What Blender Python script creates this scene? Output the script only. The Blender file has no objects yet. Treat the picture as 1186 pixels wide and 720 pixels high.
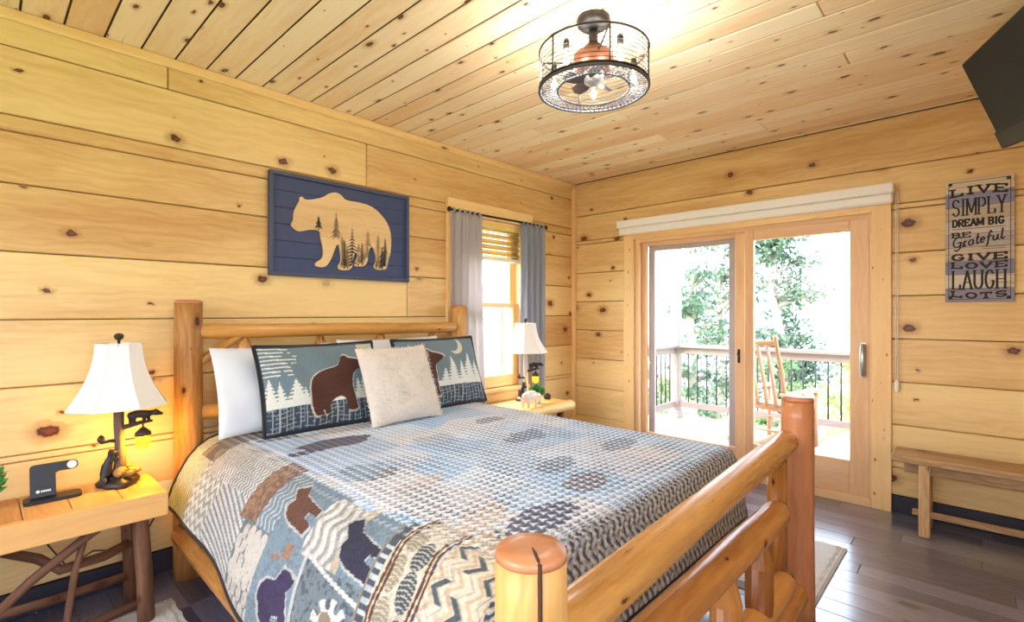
import bpy, bmesh, math, random
import numpy as np
from mathutils import Vector, Matrix, Euler
random.seed(7); rng = np.random.default_rng(7)
S = bpy.context.scene; C = S.collection
PI = math.pi
def lin(c):
    return tuple((x/12.92 if x <= .04045 else ((x+.055)/1.055)**2.4) for x in c)
def rgb(r, g, b): return lin((r/255, g/255, b/255))

# ------------------------------------------------------------------ materials
def newmat(name):
    m = bpy.data.materials.new(name); m.use_nodes = True
    nt = m.node_tree; nt.nodes.clear()
    o = nt.nodes.new('ShaderNodeOutputMaterial'); b = nt.nodes.new('ShaderNodeBsdfPrincipled')
    nt.links.new(b.outputs[0], o.inputs[0]); return m, nt, b
class NB:
    def __init__(s, nt): s.nt = nt
    def n(s, t, **kw):
        x = s.nt.nodes.new(t)
        for k, v in kw.items(): setattr(x, k, v)
        return x
    def put(s, sock, v):
        if isinstance(v, bpy.types.NodeSocket): s.nt.links.new(v, sock)
        else: sock.default_value = v
    def math(s, op, a, b=0., c=None, clamp=False):
        x = s.n('ShaderNodeMath', operation=op, use_clamp=clamp); s.put(x.inputs[0], a); s.put(x.inputs[1], b)
        if c is not None: s.put(x.inputs[2], c)
        return x.outputs[0]
    def mix(s, f, a, b, bt='MIX'):
        x = s.n('ShaderNodeMix', data_type='RGBA', blend_type=bt)
        s.put(x.inputs[0], f); s.put(x.inputs[6], a if isinstance(a, bpy.types.NodeSocket) else (*a[:3], 1)); s.put(x.inputs[7], b if isinstance(b, bpy.types.NodeSocket) else (*b[:3], 1))
        return x.outputs[2]
    def noise(s, vec, scale, detail=3, rough=.55, dims='3D', dist=0.):
        x = s.n('ShaderNodeTexNoise', noise_dimensions=dims); s.put(x.inputs['Vector'], vec)
        x.inputs['Scale'].default_value = scale; x.inputs['Detail'].default_value = detail; x.inputs['Roughness'].default_value = rough; x.inputs['Distortion'].default_value = dist
        return x.outputs['Fac']
    def scale(s, vec, v):
        x = s.n('ShaderNodeVectorMath', operation='MULTIPLY'); s.put(x.inputs[0], vec); x.inputs[1].default_value = v; return x.outputs[0]
    def ramp(s, f, stops, interp='LINEAR'):
        x = s.n('ShaderNodeValToRGB'); s.put(x.inputs[0], f); cr = x.color_ramp; cr.interpolation = interp
        while len(cr.elements) < len(stops): cr.elements.new(.5)
        for e, (p, c) in zip(cr.elements, stops): e.position = p; e.color = (*c[:3], 1) if not isinstance(c, (int, float)) else (c, c, c, 1)
        return x.outputs[0]
    def step(s, v, lo, hi):
        x = s.n('ShaderNodeMapRange', interpolation_type='SMOOTHSTEP'); s.put(x.inputs[0], v); x.inputs[1].default_value = lo; x.inputs[2].default_value = hi; return x.outputs[0]
    def bump(s, h, strength, dist=.01):
        x = s.n('ShaderNodeBump'); s.put(x.inputs['Height'], h); x.inputs['Strength'].default_value = strength; x.inputs['Distance'].default_value = dist; return x.outputs[0]

def wood(name, light, dark, rough=.45, knots=.5, kscale=(1.9, 2.6), tonevar=.25, grain=.5, kcol=rgb(95, 48, 22), spec=.4, ksize=1.0, bump=.12):
    """grain runs along the first UV coordinate (metres); the corner attribute 'tone' varies each board"""
    m, nt, b = newmat(name); q = NB(nt)
    uv = q.n('ShaderNodeUVMap').outputs[0]
    tone = q.n('ShaderNodeAttribute', attribute_name='tone').outputs['Fac']
    warp = q.noise(uv, 2.2, 2)
    base = q.noise(q.scale(uv, (1.1, 9., 1)), 1.0, 4, .6, dist=.6)
    fine = q.noise(q.scale(uv, (3.5, 120., 1)), 1.0, 3, .6, dist=.3)
    ring = q.n('ShaderNodeTexWave', wave_type='BANDS', bands_direction='Y'); q.put(ring.inputs['Vector'], q.scale(uv, (.35, 1., 1)))
    ring.inputs['Scale'].default_value = 7; ring.inputs['Distortion'].default_value = 11; ring.inputs['Detail'].default_value = 3; ring.inputs['Detail Scale'].default_value = 1.6
    f = q.math('ADD', q.math('MULTIPLY', base, .55), q.math('ADD', q.math('MULTIPLY', fine, .22 * grain * 2), q.math('MULTIPLY', ring.outputs['Fac'], .085 * grain * 2)))
    f = q.math('ADD', f, q.math('MULTIPLY', q.math('SUBTRACT', tone, .5), tonevar * 2))
    big = q.noise(q.scale(uv, (.55, 2.6, 1)), 1.0, 3, .6)
    f = q.math('ADD', f, q.math('MULTIPLY', q.math('SUBTRACT', big, .5), .75))
    f = q.step(f, .08, .95)
    col = q.mix(f, light, dark)
    h = fine
    # long dark hairline checks and scratches
    chk = q.noise(q.scale(uv, (1.3, 42., 1)), 1.0, 1, .4)
    chk = q.math('MULTIPLY', q.step(chk, .68, .80), q.step(q.noise(uv, 1.7, 1), .45, .65))
    col = q.mix(q.math('MULTIPLY', chk, .55), col, tuple(c*.35 for c in dark))
    dust = q.step(q.noise(q.scale(uv, (.9, 16., 1)), 1.0, 5, .75), .60, .80)
    col = q.mix(q.math('MULTIPLY', dust, .48 * min(1, grain * 1.6)), col, tuple(c*.55 for c in dark))
    if knots > 0:
        wv = q.n('ShaderNodeTexNoise'); q.put(wv.inputs['Vector'], uv); wv.inputs['Scale'].default_value = 38; wv.inputs['Detail'].default_value = 3
        kv = q.n('ShaderNodeVectorMath', operation='MULTIPLY_ADD'); q.put(kv.inputs[0], wv.outputs['Color']); kv.inputs[1].default_value = (.11, .11, 0); q.put(kv.inputs[2], q.scale(uv, (*kscale, 1)))
        vo = q.n('ShaderNodeTexVoronoi', voronoi_dimensions='2D', feature='F1'); q.put(vo.inputs['Vector'], kv.outputs[0]); vo.inputs['Scale'].default_value = 1
        sp = q.n('ShaderNodeSeparateColor'); q.put(sp.inputs[0], vo.outputs['Color'])
        on = q.step(sp.outputs[0], 1 - knots, 1 - knots + .01)
        sz = q.math('MULTIPLY_ADD', q.math('POWER', sp.outputs[1], 1.6), .095 * ksize, .018 * ksize)
        r = q.math('DIVIDE', vo.outputs['Distance'], sz)
        halo = q.math('MULTIPLY', q.math('SUBTRACT', 1, q.step(r, .7, 2.6)), on)
        col = q.mix(q.math('MULTIPLY', halo, .62), col, tuple(a*.55+k*.3 for a, k in zip(dark, kcol)))
        core = q.math('MULTIPLY', q.math('SUBTRACT', 1, q.step(r, .75, 1.05)), on)
        kc = q.ramp(r, [(0, tuple(c*1.6 for c in kcol)), (.4, tuple(c*1.25 for c in kcol)), (.6, tuple(c*.45 for c in kcol)), (.8, kcol), (.95, tuple(c*.3 for c in kcol))])
        col = q.mix(core, col, kc)
    q.put(b.inputs['Base Color'], col); q.put(b.inputs['Roughness'], q.math('MULTIPLY_ADD', fine, .15, rough - .07)); b.inputs['Specular IOR Level'].default_value = spec
    q.put(b.inputs['Normal'], q.bump(h, bump, .003))
    return m
def plain(name, col, rough=.6, metal=0., bump=0., bscale=60, emit=None, estr=0., spec=.5, var=.0, alpha=None, sheen=0., sub=0.):
    m, nt, b = newmat(name); q = NB(nt)
    tc = q.n('ShaderNodeTexCoord').outputs['Object']
    nz = q.noise(tc, bscale, 3)
    if var: q.put(b.inputs['Base Color'], q.mix(nz, tuple(c*(1-var) for c in col), tuple(min(1, c*(1+var)) for c in col)))
    else: b.inputs['Base Color'].default_value = (*col, 1)
    b.inputs['Roughness'].default_value = rough; b.inputs['Metallic'].default_value = metal; b.inputs['Specular IOR Level'].default_value = spec
    if bump: q.put(b.inputs['Normal'], q.bump(nz, bump, .004))
    if emit: b.inputs['Emission Color'].default_value = (*emit, 1); b.inputs['Emission Strength'].default_value = estr
    if sheen: b.inputs['Sheen Weight'].default_value = sheen
    return m
def glassmat(name, tint=(1, 1, 1), refl=.06, rough=0.0):
    m = bpy.data.materials.new(name); m.use_nodes = True; nt = m.node_tree; nt.nodes.clear(); q = NB(nt)
    o = q.n('ShaderNodeOutputMaterial'); t = q.n('ShaderNodeBsdfTransparent'); t.inputs[0].default_value = (*tint, 1)
    g = q.n('ShaderNodeBsdfGlossy'); g.inputs['Roughness'].default_value = rough
    x = q.n('ShaderNodeMixShader'); x.inputs[0].default_value = refl
    nt.links.new(t.outputs[0], x.inputs[1]); nt.links.new(g.outputs[0], x.inputs[2]); nt.links.new(x.outputs[0], o.inputs[0]); return m
def cloth_mat(name, attr='paint', rough=.85, bump=.3, bscale=220, weave=False, gain=1.0):
    m, nt, b = newmat(name); q = NB(nt)
    a = q.n('ShaderNodeAttribute', attribute_name=attr).outputs['Color']
    uv = q.n('ShaderNodeUVMap').outputs[0]
    nz = q.noise(q.scale(uv, (1, 1, 1)), bscale, 2)
    col = q.mix(q.math('MULTIPLY', nz, .35), a, tuple([.02]*3))
    h = nz
    if weave:
        wt = q.n('ShaderNodeAttribute', attribute_name='weave').outputs['Fac']
        sx = q.n('ShaderNodeSeparateXYZ'); q.put(sx.inputs[0], uv)
        wob = q.math('MULTIPLY', q.noise(uv, 30, 2), .25)
        U = q.math('ADD', q.math('DIVIDE', sx.outputs[0], .030), wob); V = q.math('DIVIDE', sx.outputs[1], .040)
        zig = q.math('ABSOLUTE', q.math('SUBTRACT', q.math('FRACT', V), .5))
        ph = q.math('FRACT', q.math('ADD', U, zig))
        spl = q.math('LESS_THAN', q.math('FRACT', q.math('MULTIPLY', V, .5)), .5)
        loop = q.math('MULTIPLY', q.step(ph, .0, .32), q.math('SUBTRACT', 1, q.step(ph, .62, .98)))
        edge = q.math('MULTIPLY', q.math('SUBTRACT', 1, loop), q.math('SUBTRACT', 1, q.step(zig, .26, .40)))
        gap = q.math('SUBTRACT', 1, q.step(zig, .02, .13))
        dk = q.math('MAXIMUM', edge, q.math('MULTIPLY', gap, .25), clamp=True)
        lt = q.math('MULTIPLY', loop, q.step(zig, .16, .4))
        bl = q.noise(uv, 5.5, 3)
        dk = q.math('MULTIPLY', dk, q.math('MULTIPLY_ADD', q.step(bl, .38, .62), .5, .42))
        col2 = q.mix(q.math('MULTIPLY', lt, .8), col, (.82, .89, 1.0))
        col2 = q.mix(dk, col2, rgb(58, 70, 98))
        col = q.mix(wt, col, col2)
        h = q.math('ADD', q.math('MULTIPLY', nz, .35), q.math('MULTIPLY', loop, q.math('MULTIPLY', wt, 1.2)))
    q.put(b.inputs['Base Color'], col); b.inputs['Roughness'].default_value = rough; b.inputs['Specular IOR Level'].default_value = .15
    q.put(b.inputs['Normal'], q.bump(h, bump, .006)); b.inputs['Sheen Weight'].default_value = .15
    return m

M = {}
M['pine'] = wood('pine_wall', rgb(240, 209, 148), rgb(192, 138, 76), .42, .66, (2.6, 3.6), .24, .5, ksize=.95, kcol=rgb(104, 54, 28))
M['ceil'] = wood('pine_ceiling', rgb(252, 234, 204), rgb(230, 186, 138), .34, .85, (3.6, 7.0), .24, .55, ksize=.9, kcol=rgb(104, 54, 28))
M['trimpine'] = wood('pine_trim', rgb(248, 214, 156), rgb(228, 176, 112), .4, .25, (2.5, 6.), .1, .5, ksize=.6)
M['knotty'] = wood('nailed_casing', rgb(248, 216, 160), rgb(230, 182, 120), .42, .8, (7., 14.), .1, .35, ksize=.55)
M['doorwood'] = wood('door_wood', rgb(240, 202, 158), rgb(212, 160, 114), .38, 0, tonevar=.1, grain=.5)
M['log'] = wood('honey_log', rgb(216, 160, 86), rgb(140, 84, 34), .26, .7, (4.5, 8.), .2, .5, kcol=rgb(80, 34, 12), spec=.6, ksize=.9, bump=.3)
M['logdark'] = wood('amber_log', rgb(214, 148, 76), rgb(136, 76, 28), .20, .5, (4., 7.), .3, .5, kcol=rgb(70, 28, 10), spec=.6, ksize=.7, bump=.2)
M['logpost'] = wood('post_log', rgb(224, 172, 102), rgb(142, 88, 40), .48, .7, (4.5, 8.), .2, .6, kcol=rgb(70, 28, 10), spec=.35, ksize=.9, bump=.3)
M['logred'] = wood('reddish_log', rgb(214, 148, 104), rgb(162, 98, 60), .33, .4, (4., 8.), .2, .5, kcol=rgb(70, 28, 12), spec=.5, ksize=.6)
M['table'] = wood('table_plank', rgb(226, 174, 108), rgb(182, 118, 60), .4, .4, (3., 6.), .35, .7)
M['paletable'] = wood('pale_slab', rgb(246, 206, 130), rgb(224, 170, 88), .4, .3, (3., 6.), .2, .5)
M['bark'] = wood('bark_branch', rgb(136, 92, 66), rgb(62, 38, 28), .7, .4, (6., 10.), .2, .9, bump=.6)
M['bench'] = wood('weathered_bench', rgb(216, 178, 130), rgb(142, 108, 74), .5, .15, (3, 6), .2, 1.0)
M['rock'] = wood('chair_wood', rgb(206, 166, 132), rgb(168, 124, 94), .5, .1, tonevar=.15)
M['deckwood'] = wood('deck_board', rgb(196, 182, 166), rgb(150, 136, 122), .6, .1, (3, 6), .2, .7)
M['railwood'] = wood('railing_wood', rgb(154, 142, 138), rgb(120, 106, 104), .6, .1, (3, 6), .2, .6)
M['floor'] = wood('dark_floor', rgb(100, 100, 120), rgb(54, 55, 74), .34, .3, (2.5, 6), .45, .9, kcol=rgb(35, 24, 22), spec=.9, bump=.15)  # blue of the sky reflection mixed into the brown-grey board colour
nt_ = M['floor'].node_tree; b_ = [n for n in nt_.nodes if n.type == 'BSDF_PRINCIPLED'][0]; b_.inputs['Coat Weight'].default_value = 1.0; b_.inputs['Coat Roughness'].default_value = .17; b_.inputs['Coat IOR'].default_value = 1.9
M['base'] = plain('dark_baseboard', rgb(46, 44, 58), .55, var=.2)
M['gap'] = plain('seam_dark', rgb(70, 44, 24), .9)
M['white'] = plain('white_plastic', rgb(236, 234, 230), .45)
M['cassette'] = plain('shade_cassette', rgb(244, 240, 236), .5)
M['shade'] = plain('lamp_shade_fabric', rgb(240, 234, 226), .8, bump=.1, bscale=200)
M['bronze'] = plain('bronze_resin', rgb(44, 34, 32), .5, bump=.5, bscale=50, var=.35)
M['blackbear'] = plain('black_resin', rgb(26, 24, 30), .45, bump=.3, bscale=80)
M['bark2'] = plain('birch_resin', rgb(92, 76, 70), .7, bump=.8, bscale=60, var=.5)
M['birch_lit'] = plain('lit_birch_resin', rgb(190, 182, 174), .7, bump=.6, bscale=60, var=.3)  # trunk colour lightened to carry the strong light on the far lamp
M['stone'] = plain('rock_resin', rgb(150, 116, 70), .7, bump=.9, bscale=45, var=.5)
M['amber'] = plain('amber_glass', rgb(255, 214, 60), .3, emit=(1.0, .62, .06), estr=4.5)
def ambermat():
    m = bpy.data.materials.new('amber_lantern_glass'); m.use_nodes = True; nt = m.node_tree; nt.nodes.clear(); q = NB(nt)
    o = q.n('ShaderNodeOutputMaterial'); t = q.n('ShaderNodeBsdfTransparent'); t.inputs[0].default_value = (1, .72, .2, 1); e = q.n('ShaderNodeEmission'); e.inputs[0].default_value = (1, .66, .06, 1); e.inputs[1].default_value = 1.5
    x = q.n('ShaderNodeMixShader'); x.inputs[0].default_value = .6; nt.links.new(t.outputs[0], x.inputs[1]); nt.links.new(e.outputs[0], x.inputs[2]); nt.links.new(x.outputs[0], o.inputs[0]); return m
M['amber'] = ambermat()
M['black'] = plain('black_plastic', rgb(26, 28, 36), .45)
M['iron'] = plain('black_iron', rgb(26, 20, 20), .5, .2)
M['mesh'] = plain('galvanised_ring', rgb(78, 80, 92), .55, .1)
M['rust'] = plain('bronze_motor', rgb(84, 46, 28), .45, .3)
M['blade'] = plain('fan_blade', rgb(60, 50, 48), .5)
M['clear'] = glassmat('bulb_glass', (1, .97, .9), .12)
M['fil'] = plain('filament', (1, .7, .3), .5, emit=(1, .78, .42), estr=25)
M['chrome'] = plain('brushed_metal', rgb(190, 192, 196), .3, .9)
M['glass'] = glassmat('window_glass', (.985, .99, .985), .015)
M['screen'] = plain('screen_frame', rgb(188, 174, 178), .6)
M['tv'] = plain('tv_screen', rgb(40, 42, 46), .6, spec=.15)
M['tvb'] = plain('tv_bezel', rgb(34, 35, 38), .5, spec=.25)
M['navy'] = plain('navy_board', rgb(58, 70, 112), .6, var=.12, bscale=14)
M['navyf'] = plain('navy_frame', rgb(66, 74, 106), .55, var=.15, bscale=30)
def sheer(name, c):
    m, nt, b = newmat(name); q = NB(nt); b.inputs['Base Color'].default_value = (*c, 1); b.inputs['Roughness'].default_value = .9; b.inputs['Specular IOR Level'].default_value = .1
    tr = q.n('ShaderNodeBsdfTranslucent'); tr.inputs[0].default_value = (*c, 1); x = q.n('ShaderNodeMixShader'); x.inputs[0].default_value = .45
    o = [n for n in nt.nodes if n.type == 'OUTPUT_MATERIAL'][0]; nt.links.new(b.outputs[0], x.inputs[1]); nt.links.new(tr.outputs[0], x.inputs[2]); nt.links.new(x.outputs[0], o.inputs[0]); return m
M['curt'] = sheer('grey_linen', rgb(208, 202, 205)); M['curtb'] = sheer('blue_grey_linen', rgb(182, 188, 204))
M['pillow'] = plain('white_cotton', rgb(214, 217, 224), .9, bump=.12, bscale=40)
M['matt'] = plain('mattress_ticking', rgb(225, 222, 218), .9)
M['rug'] = plain('grey_rug', rgb(208, 208, 206), .95, bump=1.0, bscale=70, var=.12)
M['bind'] = plain('black_binding', rgb(26, 26, 34), .8)
M['bamboo'] = plain('bamboo_shade', rgb(240, 208, 132), .7, var=.2, bscale=24)
M['pot'] = plain('white_pot', rgb(236, 234, 228), .4)
M['leafp'] = plain('houseplant_leaf', rgb(74, 150, 66), .5, var=.4, bscale=20)
M['ceram'] = plain('pale_ceramic', rgb(226, 214, 200), .45, bump=.3, bscale=40, var=.18)
M['bal'] = plain('black_baluster', rgb(40, 40, 44), .5)
M['grass'] = plain('hillside_grass', rgb(150, 170, 110), .9, var=.4, bscale=.6)
M['hill'] = plain('far_hill', rgb(168, 190, 196), 1., var=.12, bscale=.05)  # distance haze put into the pale blue-grey hill colour
M['trunk'] = plain('tree_bark', rgb(158, 150, 144), .9, var=.2, bscale=8, bump=.6)
M['drywall'] = plain('cream_paint', rgb(236, 222, 196), .8)
def leafmat(name, c1, c2):
    m, nt, b = newmat(name); q = NB(nt)
    oi = q.n('ShaderNodeNewGeometry').outputs['Random Per Island']
    q.put(b.inputs['Base Color'], q.mix(oi, c1, c2)); b.inputs['Roughness'].default_value = .6
    tr = q.n('ShaderNodeBsdfTranslucent'); q.put(tr.inputs[0], q.mix(oi, tuple(c*1.1 for c in c1), tuple(c*1.1 for c in c2)))
    x = q.n('ShaderNodeMixShader'); x.inputs[0].default_value = .4
    o = [n for n in nt.nodes if n.type == 'OUTPUT_MATERIAL'][0]
    nt.links.new(b.outputs[0], x.inputs[1]); nt.links.new(tr.outputs[0], x.inputs[2]); nt.links.new(x.outputs[0], o.inputs[0]); return m
M['leafA'] = leafmat('leaf_dark', rgb(58, 86, 76), rgb(104, 130, 106))
M['leafB'] = leafmat('leaf_mid', rgb(92, 122, 86), rgb(146, 168, 120))
M['leafC'] = leafmat('leaf_pale', rgb(160, 180, 116), rgb(204, 210, 146))

# ------------------------------------------------------------------ mesh building
class MB:
    def __init__(s): s.v = []; s.f = []; s.uv = []; s.t = []; s.sm = []
    def face(s, idx, uvs, tone=.5, smooth=False): s.f.append(idx); s.uv.append(uvs); s.t.append(tone); s.sm.append(smooth)
    def box(s, x0, x1, y0, y1, z0, z1, axis=None, mat=None, ch=0., tone=None):
        """axis = grain direction; ch = chamfer; mat = 4x4 applied to the corners"""
        d = (x1-x0, y1-y0, z1-z0)
        if axis is None: axis = d.index(max(d))
        tone = random.random() if tone is None else tone
        ou, ov = random.random()*40, random.random()*40
        c = Vector(((x0+x1)/2, (y0+y1)/2, (z0+z1)/2)); h = Vector(d)/2
        ch = min(ch, min(d)*.45)
        bm = bmesh.new()
        r = bmesh.ops.create_cube(bm, size=1.0)
        for v in bm.verts: v.co = Vector((v.co.x*d[0], v.co.y*d[1], v.co.z*d[2]))
        if ch > 0: bmesh.ops.bevel(bm, geom=bm.edges[:]+bm.verts[:], offset=ch, segments=1, affect='EDGES', profile=.5)
        bm.normal_update()
        base = len(s.v)
        for v in bm.verts:
            p = c + v.co
            s.v.append((mat @ p) if mat is not None else p)
        oth = [a for a in range(3) if a != axis]
        for f in bm.faces:
            n = f.normal; k = max(range(3), key=lambda a: abs(n[a]))
            if k == axis: uu, vv = oth
            else: uu = axis; vv = [a for a in range(3) if a not in (axis, k)][0]
            s.face([base+v.index for v in f.verts], [(v.co[uu]+ou, v.co[vv]+ov+k*.37) for v in f.verts], tone)
        bm.free(); return s
    def tube(s, pts, rad, n=14, cap=True, tone=None, wob=0., smooth=True, sq=None, capu=True):
        pts = [Vector(p) for p in pts]; N = len(pts)
        rad = [rad]*N if isinstance(rad, (int, float)) else rad
        tone = random.random() if tone is None else tone
        ou, ov = random.random()*40, random.random()*40
        base = len(s.v); L = 0; up = None; rm = max(rad); phs = [random.random()*6 for _ in range(4)]
        for i, p in enumerate(pts):
            d = (pts[min(i+1, N-1)]-pts[max(i-1, 0)]).normalized()
            if up is None:
                up = Vector((0, 0, 1)) if abs(d.z) < .9 else Vector((1, 0, 0))
            a = (up - d*up.dot(d)).normalized(); up = a; bb = d.cross(a)
            for k in range(n):
                t = 2*PI*k/n; r = rad[i]
                if wob: r *= 1 + wob*(math.sin(2*t+phs[0]+i*.5)+.6*math.sin(3*t+phs[1]-i*.8)+.5*math.sin(i*1.1+phs[2]))
                ca, sa = math.cos(t), math.sin(t)
                if sq: ca *= sq[0]; sa *= sq[1]
                s.v.append(p + a*(ca*r) + bb*(sa*r))
        for i in range(N-1):
            l = (pts[i+1]-pts[i]).length
            for k in range(n):
                k2 = (k+1) % n; A = base+i*n
                s.face([A+k, A+k2, A+n+k2, A+n+k], [(L+ou, k/n*2*PI*rm+ov), (L+ou, (k+1)/n*2*PI*rm+ov), (L+l+ou, (k+1)/n*2*PI*rm+ov), (L+l+ou, k/n*2*PI*rm+ov)], tone, smooth)
            L += l
        if cap:
            for i, rev in ((0, True), (N-1, False)):
                idx = [base+i*n+k for k in range(n)]
                uv = [(math.cos(2*PI*k/n)*rad[i]+ou, math.sin(2*PI*k/n)*rad[i]+ov) for k in range(n)]
                if rev: idx.reverse(); uv.reverse()
                s.face(idx, uv, tone)
        return s
    def log(s, a, b, r0, r1=None, n=16, segs=10, wob=.02, taper=0., tone=None, round_end=(0, 0)):
        r1 = r0 if r1 is None else r1
        a, b = Vector(a), Vector(b); L = (b-a).length
        ts = [i/segs for i in range(segs+1)]; rr = [r0+(r1-r0)*t for t in ts]; P = [a+(b-a)*t for t in ts]
        d = (b-a)/L
        if round_end[0]:
            e = round_end[0]; P = [a, a+d*e*.35, a+d*e]+P[1:]; rr = [r0*.55, r0*.85, r0]+rr[1:]
        if round_end[1]:
            e = round_end[1]; P = P[:-1]+[b-d*e, b-d*e*.35, b]; rr = rr[:-1]+[r1, r1*.85, r1*.55]
        return s.tube(P, rr, n, True, tone, wob)
    def lathe(s, prof, c=(0, 0, 0), n=24, sx=1., sy=1., tone=.5, smooth=True, ang=0., fn=None):
        base = len(s.v); c = Vector(c)
        for r, z in prof:
            for k in range(n):
                t = 2*PI*k/n+ang; q = fn(t, z) if fn else 1.
                s.v.append(c+Vector((r*q*math.cos(t)*sx, r*q*math.sin(t)*sy, z)))
        for i in range(len(prof)-1):
            for k in range(n):
                k2 = (k+1) % n; A = base+i*n
                s.face([A+k, A+k2, A+n+k2, A+n+k], [(prof[i][1], k*.01), (prof[i][1], k*.01+.01), (prof[i+1][1], k*.01+.01), (prof[i+1][1], k*.01)], tone, smooth)
        for i, rev in ((0, True), (len(prof)-1, False)):
            if prof[i][0] > 1e-5:
                idx = [base+i*n+k for k in range(n)]
                if rev: idx.reverse()
                s.face(idx, [(0, 0)]*n, tone)
        return s
    def prism(s, poly, fn, depth, tone=.5, uvo=(0, 0)):
        """poly: 2-D outline; fn(x,y,w) -> 3-D point; w runs 0..depth"""
        n = len(poly); base = len(s.v)
        for w in (0, depth):
            for x, y in poly: s.v.append(Vector(fn(x, y, w)))
        from mathutils.geometry import tessellate_polygon
        tris = tessellate_polygon([[Vector((x, y, 0)) for x, y in poly]])
        ar = sum(poly[i][0]*poly[(i+1) % n][1]-poly[(i+1) % n][0]*poly[i][1] for i in range(n))
        for t in tris:
            a = list(t)
            cr = (poly[a[1]][0]-poly[a[0]][0])*(poly[a[2]][1]-poly[a[0]][1])-(poly[a[2]][0]-poly[a[0]][0])*(poly[a[1]][1]-poly[a[0]][1])
            if cr < 0: a.reverse()
            s.face([base+n+i for i in a], [(poly[i][0]+uvo[0], poly[i][1]+uvo[1]) for i in a], tone)
            a = a[::-1]
            s.face([base+i for i in a], [(poly[i][0]+uvo[0], poly[i][1]+uvo[1]) for i in a], tone)
        for i in range(n):
            j = (i+1) % n; q = [base+i, base+j, base+n+j, base+n+i]
            if ar < 0: q.reverse()
            s.face(q, [(poly[k % n][0]+uvo[0], poly[k % n][1]+uvo[1]) for k in (i, j, j, i)], tone)
        return s
    def quad(s, a, b, c, d, tone=.5):
        base = len(s.v); s.v += [Vector(p) for p in (a, b, c, d)]; s.face([base, base+1, base+2, base+3], [(0, 0), (1, 0), (1, 1), (0, 1)], tone); return s
    def xf(s, mat): s.v = [mat @ Vector(p) for p in s.v]; return s
    def mesh(s, name, mat, off=(0, 0, 0)):
        me = bpy.data.meshes.new(name); off = Vector(off)
        me.from_pydata([tuple(Vector(p)-off) for p in s.v], [], s.f)
        uvl = me.uv_layers.new(name='UVMap'); flat = [c for u in s.uv for p in u for c in p]; uvl.data.foreach_set('uv', flat)
        ta = me.attributes.new('tone', 'FLOAT', 'CORNER'); ta.data.foreach_set('value', [t for t, u in zip(s.t, s.uv) for _ in u])
        me.polygons.foreach_set('use_smooth', s.sm); me.materials.append(mat); me.update(); return me
    def build(s, name, mat, parent=None, world=True, origin=None):
        off = Vector((0, 0, 0))
        if parent is not None and world:
            r = parent
            while r.parent: r = r.parent
            off = Vector(r.location)
        elif parent is None:
            if origin is None:
                lo = [min(p[i] for p in s.v) for i in range(3)]; hi = [max(p[i] for p in s.v) for i in range(3)]
                origin = ((lo[0]+hi[0])/2, (lo[1]+hi[1])/2, lo[2])
            off = Vector(origin)
        o = bpy.data.objects.new(name, s.mesh(name, mat, off)); C.objects.link(o)
        if parent is not None: o.parent = parent
        else: o.location = off
        return o
def tag(o, label=None, cat=None, group=None, kind=None):
    if label: o['label'] = label
    if cat: o['category'] = cat
    if group: o['group'] = group
    if kind: o['kind'] = kind
    return o
def thing(name, label, cat, loc, group=None, rz=0., kind=None):
    o = bpy.data.objects.new(name, None); C.objects.link(o); o.location = loc; o.rotation_euler = (0, 0, rz); o.empty_display_size = .1
    return tag(o, label, cat, group, kind)
def structure(o, label=None): o['kind'] = 'structure'; 
def grid_obj(name, P, UV, mat, parent=None, cols=None, weave=None, closed=False, off=(0, 0, 0), flip=False):
    """P: (n,m,3) array -> smooth grid mesh, numpy-fast"""
    n, m = P.shape[:2]; me = bpy.data.meshes.new(name)
    V = (P.reshape(-1, 3) - np.array(off)).astype(np.float32)
    I = np.arange(n*m).reshape(n, m)
    q = np.stack([I[:-1, :-1], I[1:, :-1], I[1:, 1:], I[:-1, 1:]], -1).reshape(-1, 4)
    if flip: q = q[:, ::-1]
    me.vertices.add(len(V)); me.vertices.foreach_set('co', V.ravel())
    me.loops.add(q.size); me.loops.foreach_set('vertex_index', q.ravel().astype(np.int32))
    me.polygons.add(len(q)); me.polygons.foreach_set('loop_start', np.arange(0, q.size, 4, dtype=np.int32)); me.polygons.foreach_set('loop_total', np.full(len(q), 4, np.int32))
    me.polygons.foreach_set('use_smooth', np.ones(len(q), bool)); me.update(calc_edges=True)
    uvl = me.uv_layers.new(name='UVMap'); uvl.data.foreach_set('uv', UV.reshape(-1, 2)[q.ravel()].astype(np.float32).ravel())
    if cols is not None:
        a = me.color_attributes.new('paint', 'FLOAT_COLOR', 'POINT'); a.data.foreach_set('color', np.concatenate([cols.reshape(-1, 3), np.ones((n*m, 1))], 1).astype(np.float32).ravel())
    if weave is not None:
        a = me.attributes.new('weave', 'FLOAT', 'POINT'); a.data.foreach_set('value', weave.ravel().astype(np.float32))
    me.materials.append(mat); o = bpy.data.objects.new(name, me); C.objects.link(o)
    if parent is not None: o.parent = parent
    return o
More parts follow.
